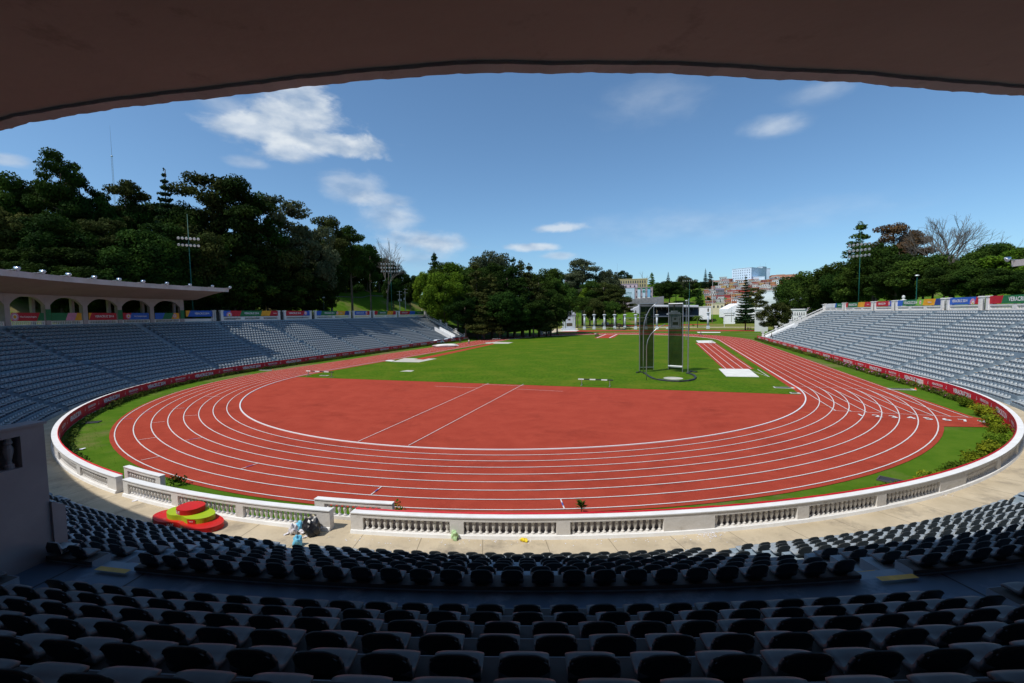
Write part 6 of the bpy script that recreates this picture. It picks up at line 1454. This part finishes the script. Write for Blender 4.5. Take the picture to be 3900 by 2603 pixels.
# small houses of the town
r = np.random.default_rng(77); HC = [((.80, .79, .76), 'white'), ((.76, .74, .70), 'off white'), ((.82, .82, .82), 'bright white'), ((.55, .22, .12), 'terracotta'), ((.50, .45, .35), 'beige'), ((.40, .12, .08), 'brick red'), ((.30, .32, .34), 'grey'), ((.62, .42, .16), 'ochre'), ((.60, .34, .30), 'salmon'), ((.66, .28, .12), 'orange'), ((.58, .60, .62), 'pale grey')]
for i, D in enumerate(np.arange(372, 560, 11.0)):
    px = 2676+r.random()*14; j = 0; pend = 2778 if D < 400 else 2990
    while px < pend and j < 13:
        wd_ = 13+r.random()*13; q = far(px, 1150, D); z = hgt(q.x, q.y); bpx = 1150-(z-q.z)/D*FL; hpx = 10+r.random()*7
        blocked = (2700 < px+wd_ and px < 2792 and D < 385) or (px+wd_ > 2785 and px < 2935 and D > 538)
        if not blocked and r.random() < .86:
            col, cn = HC[int(r.integers(len(HC)))]
            building('town_house', f'{cn} house, {ORD[j]} from the left in the {ORD[i]} row of the town', px, px+wd_, bpx-hpx, bpx, D, col, 2 if hpx > 13 else 1, 3, depth=9, rz=r.normal(0, .12), sides=False, roofc=((.42, .16, .10) if r.random() < .3 else (.42, .40, .38)))
        px += wd_+r.random()*6; j += 1
for i in range(14):
    tree('round', ('dark', 'mid')[i % 2], 2690+r.random()*290, 1108+r.random()*40, 400+r.random()*90, 'small garden tree among the town houses', gF, 1.1)
# beige office block and health building at the left of the town
building('beige_office', 'long beige office block with vertical strip windows on the skyline', 2340, 2466, 1066, 1100, 470, (.46, .38, .20), 2, 13, depth=18, wfrac=(.45, .62), roofc=(.6, .5, .25))
building('pink_upper_block', 'pale pink upper block in front of the beige offices', 2357, 2428, 1084, 1100, 440, (.60, .46, .50), 1, 4, depth=16, wfrac=(.3, .45))
e_, w_, h_, mm = building('health_building', 'pinkish grey building carrying a billboard and three hanging banners', 2343, 2486, 1099, 1147, 410, (.40, .32, .34), 2, 9, depth=18, wfrac=(.5, .3), gx=(.55, .98), roofc=(.3, .25, .27))
def sign(name, label, x0, x1, z0, z1, parts, texts=()):
    t = bpy.data.objects.new(name, None); C.objects.link(t); t.parent = e_
    for nm, a0, a1, c0, c1, m in parts:
        b = MB(); X0, X1 = (x0+(x1-x0)*a0)*w_, (x0+(x1-x0)*a1)*w_; Z0, Z1 = (z0+(z1-z0)*c0)*h_, (z0+(z1-z0)*c1)*h_; off = -.35 if nm == 'sheet' else -.42; b.box(X0, X1, off, off+.05, Z0, Z1); b.build(nm, m, t)
    for bd, sz, fx, fz in texts:
        b = MB(); put_text(b, bd, sz, lambda x, y: ((x0+(x1-x0)*fx)*w_+x, -.5, (z0+(z1-z0)*fz)*h_+y), .02, 1.0); b.build('lettering', m_sgr, t)
m_sgr = mat('dark green print', (.02, .16, .12), .6); m_shb = mat('pale blue sheet', (.52, .64, .72), .6, (.42, .56, .66), .3, 4)
sign('billboard', '', -.02, .52, .12, .98, [('sheet', 0, 1, 0, 1, m_shb), ('green_corner', 0, .45, .78, 1, BM['g']), ('emblem', .14, .34, .42, .82, m_sgr), ('emblem_inset', .18, .30, .50, .74, m_wtop)], [('IMSS', 2.6, .68, .22), ('Instituto Mexicano', 1.0, .66, .62), ('del Seguro Social', 1.0, .66, .5)])
for k, x0 in enumerate((.60, .73, .86)):
    sign('hanging_banner', '', x0, x0+.075, .06, .98, [('sheet', 0, 1, 0, 1, m_shb if k != 2 else mat('blue sheet', (.2, .42, .6), .6)), ('green_top', 0, 1, .9, 1, BM['g']), ('white_foot', 0, 1, 0, .2, m_wtop), ('red_dot', .15, .35, .05, .15, BM['r'])] + ([('emblem', .2, .8, .6, .82, m_sgr)] if k == 1 else []))
b = MB(); a, c = far(2398, 1160, 390), far(2528, 1158, 390); zt = far(2398, 1142, 390).z
b.poly([(a.x, a.y, a.z-4), (c.x, c.y, c.z-4), (c.x, c.y, zt+2.5), (a.x, a.y, zt)]); b.poly([(a.x, a.y+2, a.z-4), (c.x, c.y+2, c.z-4), (c.x, c.y+2, zt+2.5), (a.x, a.y+2, zt)]); b.poly([(a.x, a.y, zt), (c.x, c.y, zt+2.5), (c.x, c.y+2, zt+2.5), (a.x, a.y+2, zt)])
tag(b.build('retaining_wall', mat('grey stone wall', (.20, .19, .19), .95, (.28, .27, .26), .5, 7)), 'grey stone retaining wall under the pinkish grey building', 'wall')
building('purple_house', 'mauve building part hidden by trees left of the tall eucalyptus', 2150, 2195, 1066, 1120, 420, (.26, .20, .22), 2, 3, depth=14)
# far grandstand
gs = empty('far_grandstand', (0, 0, 0), 0, 'far open grandstand with dark blue seating slope and thin white roof', 'grandstand')
def fq(px, py, D): return tuple(far(px, py, D))
b = MB(); b.poly([fq(2480, 1208, 350), fq(2700, 1205, 350), fq(2660, 1180, 372), fq(2470, 1180, 372)]); b.build('seating_slope', mat('dark blue seats', (.045, .06, .085), .8, (.07, .09, .12), .8, 4), gs)
b = MB(); b.poly([fq(2430, 1166, 350), fq(2660, 1168, 350), fq(2660, 1163, 385), fq(2430, 1161, 385)]); b.poly([fq(2430, 1169, 349.8), fq(2660, 1171, 349.8), fq(2660, 1167.5, 349.8), fq(2430, 1165.5, 349.8)]); b.build('roof', mat('grey roof', (.42, .43, .45), .7), gs)
b = MB(); b.poly([fq(2430, 1180, 375), fq(2665, 1182, 375), fq(2665, 1168, 375), fq(2430, 1166, 375)]); b.build('back_wall', m_dark, gs)
for px in range(2440, 2661, 20): b = MB(); b.tube([fq(px, 1168, 350), fq(px, 1182, 372)], .18, 5); b.build('strut', m_wpole, gs)
b = MB(); b.poly([fq(2402, 1180, 346), fq(2440, 1165, 346), fq(2440, 1196, 346), fq(2402, 1190, 346)]); b.poly([fq(2402, 1180, 346), fq(2440, 1165, 346), fq(2440, 1163, 360), fq(2402, 1177, 360)]); b.build('end_gable', mat('pale gable', (.55, .57, .60), .8), gs)
b = MB(); A = far(2405, 1195, 335); b.box(A.x-7, A.x+12, A.y, A.y+7, 5.3, 5.6); o = b.build('shelter_roof', m_wtop); tag(o, 'flat white shelter roof before the far grandstand', 'shelter')
b = MB()
for x in (-6, 11): b.box(A.x+x-.1, A.x+x+.1, A.y+.5, A.y+.7, 0, 5.3)
tag(b.build('shelter_posts', m_dark), 'thin posts under the flat white shelter roof', 'posts'); bpy.data.objects['shelter_posts'].parent = o
building('white_box', 'plain white flat roofed box right of the far grandstand', 2662, 2708, 1171, 1188, 345, WH, depth=10)
for k_ in ('category', 'label'): del bpy.data.objects['shelter_posts'][k_]

for k, (px, top, D, lab) in enumerate(((2895, 1003, 590, 'thin aerial on the hospital lift tower'), (2916, 1001, 612, 'thin aerial on the rear hospital wing'), (2351, 1003, 472, 'thin aerial on the left end of the beige office block'))):
    b = MB(); p = far(px, top, D); q = far(px, 1030 if k < 2 else 1066, D); b.tube([q, p], .16, 5, .06); tag(b.build('aerial', m_metal), lab, 'aerial')
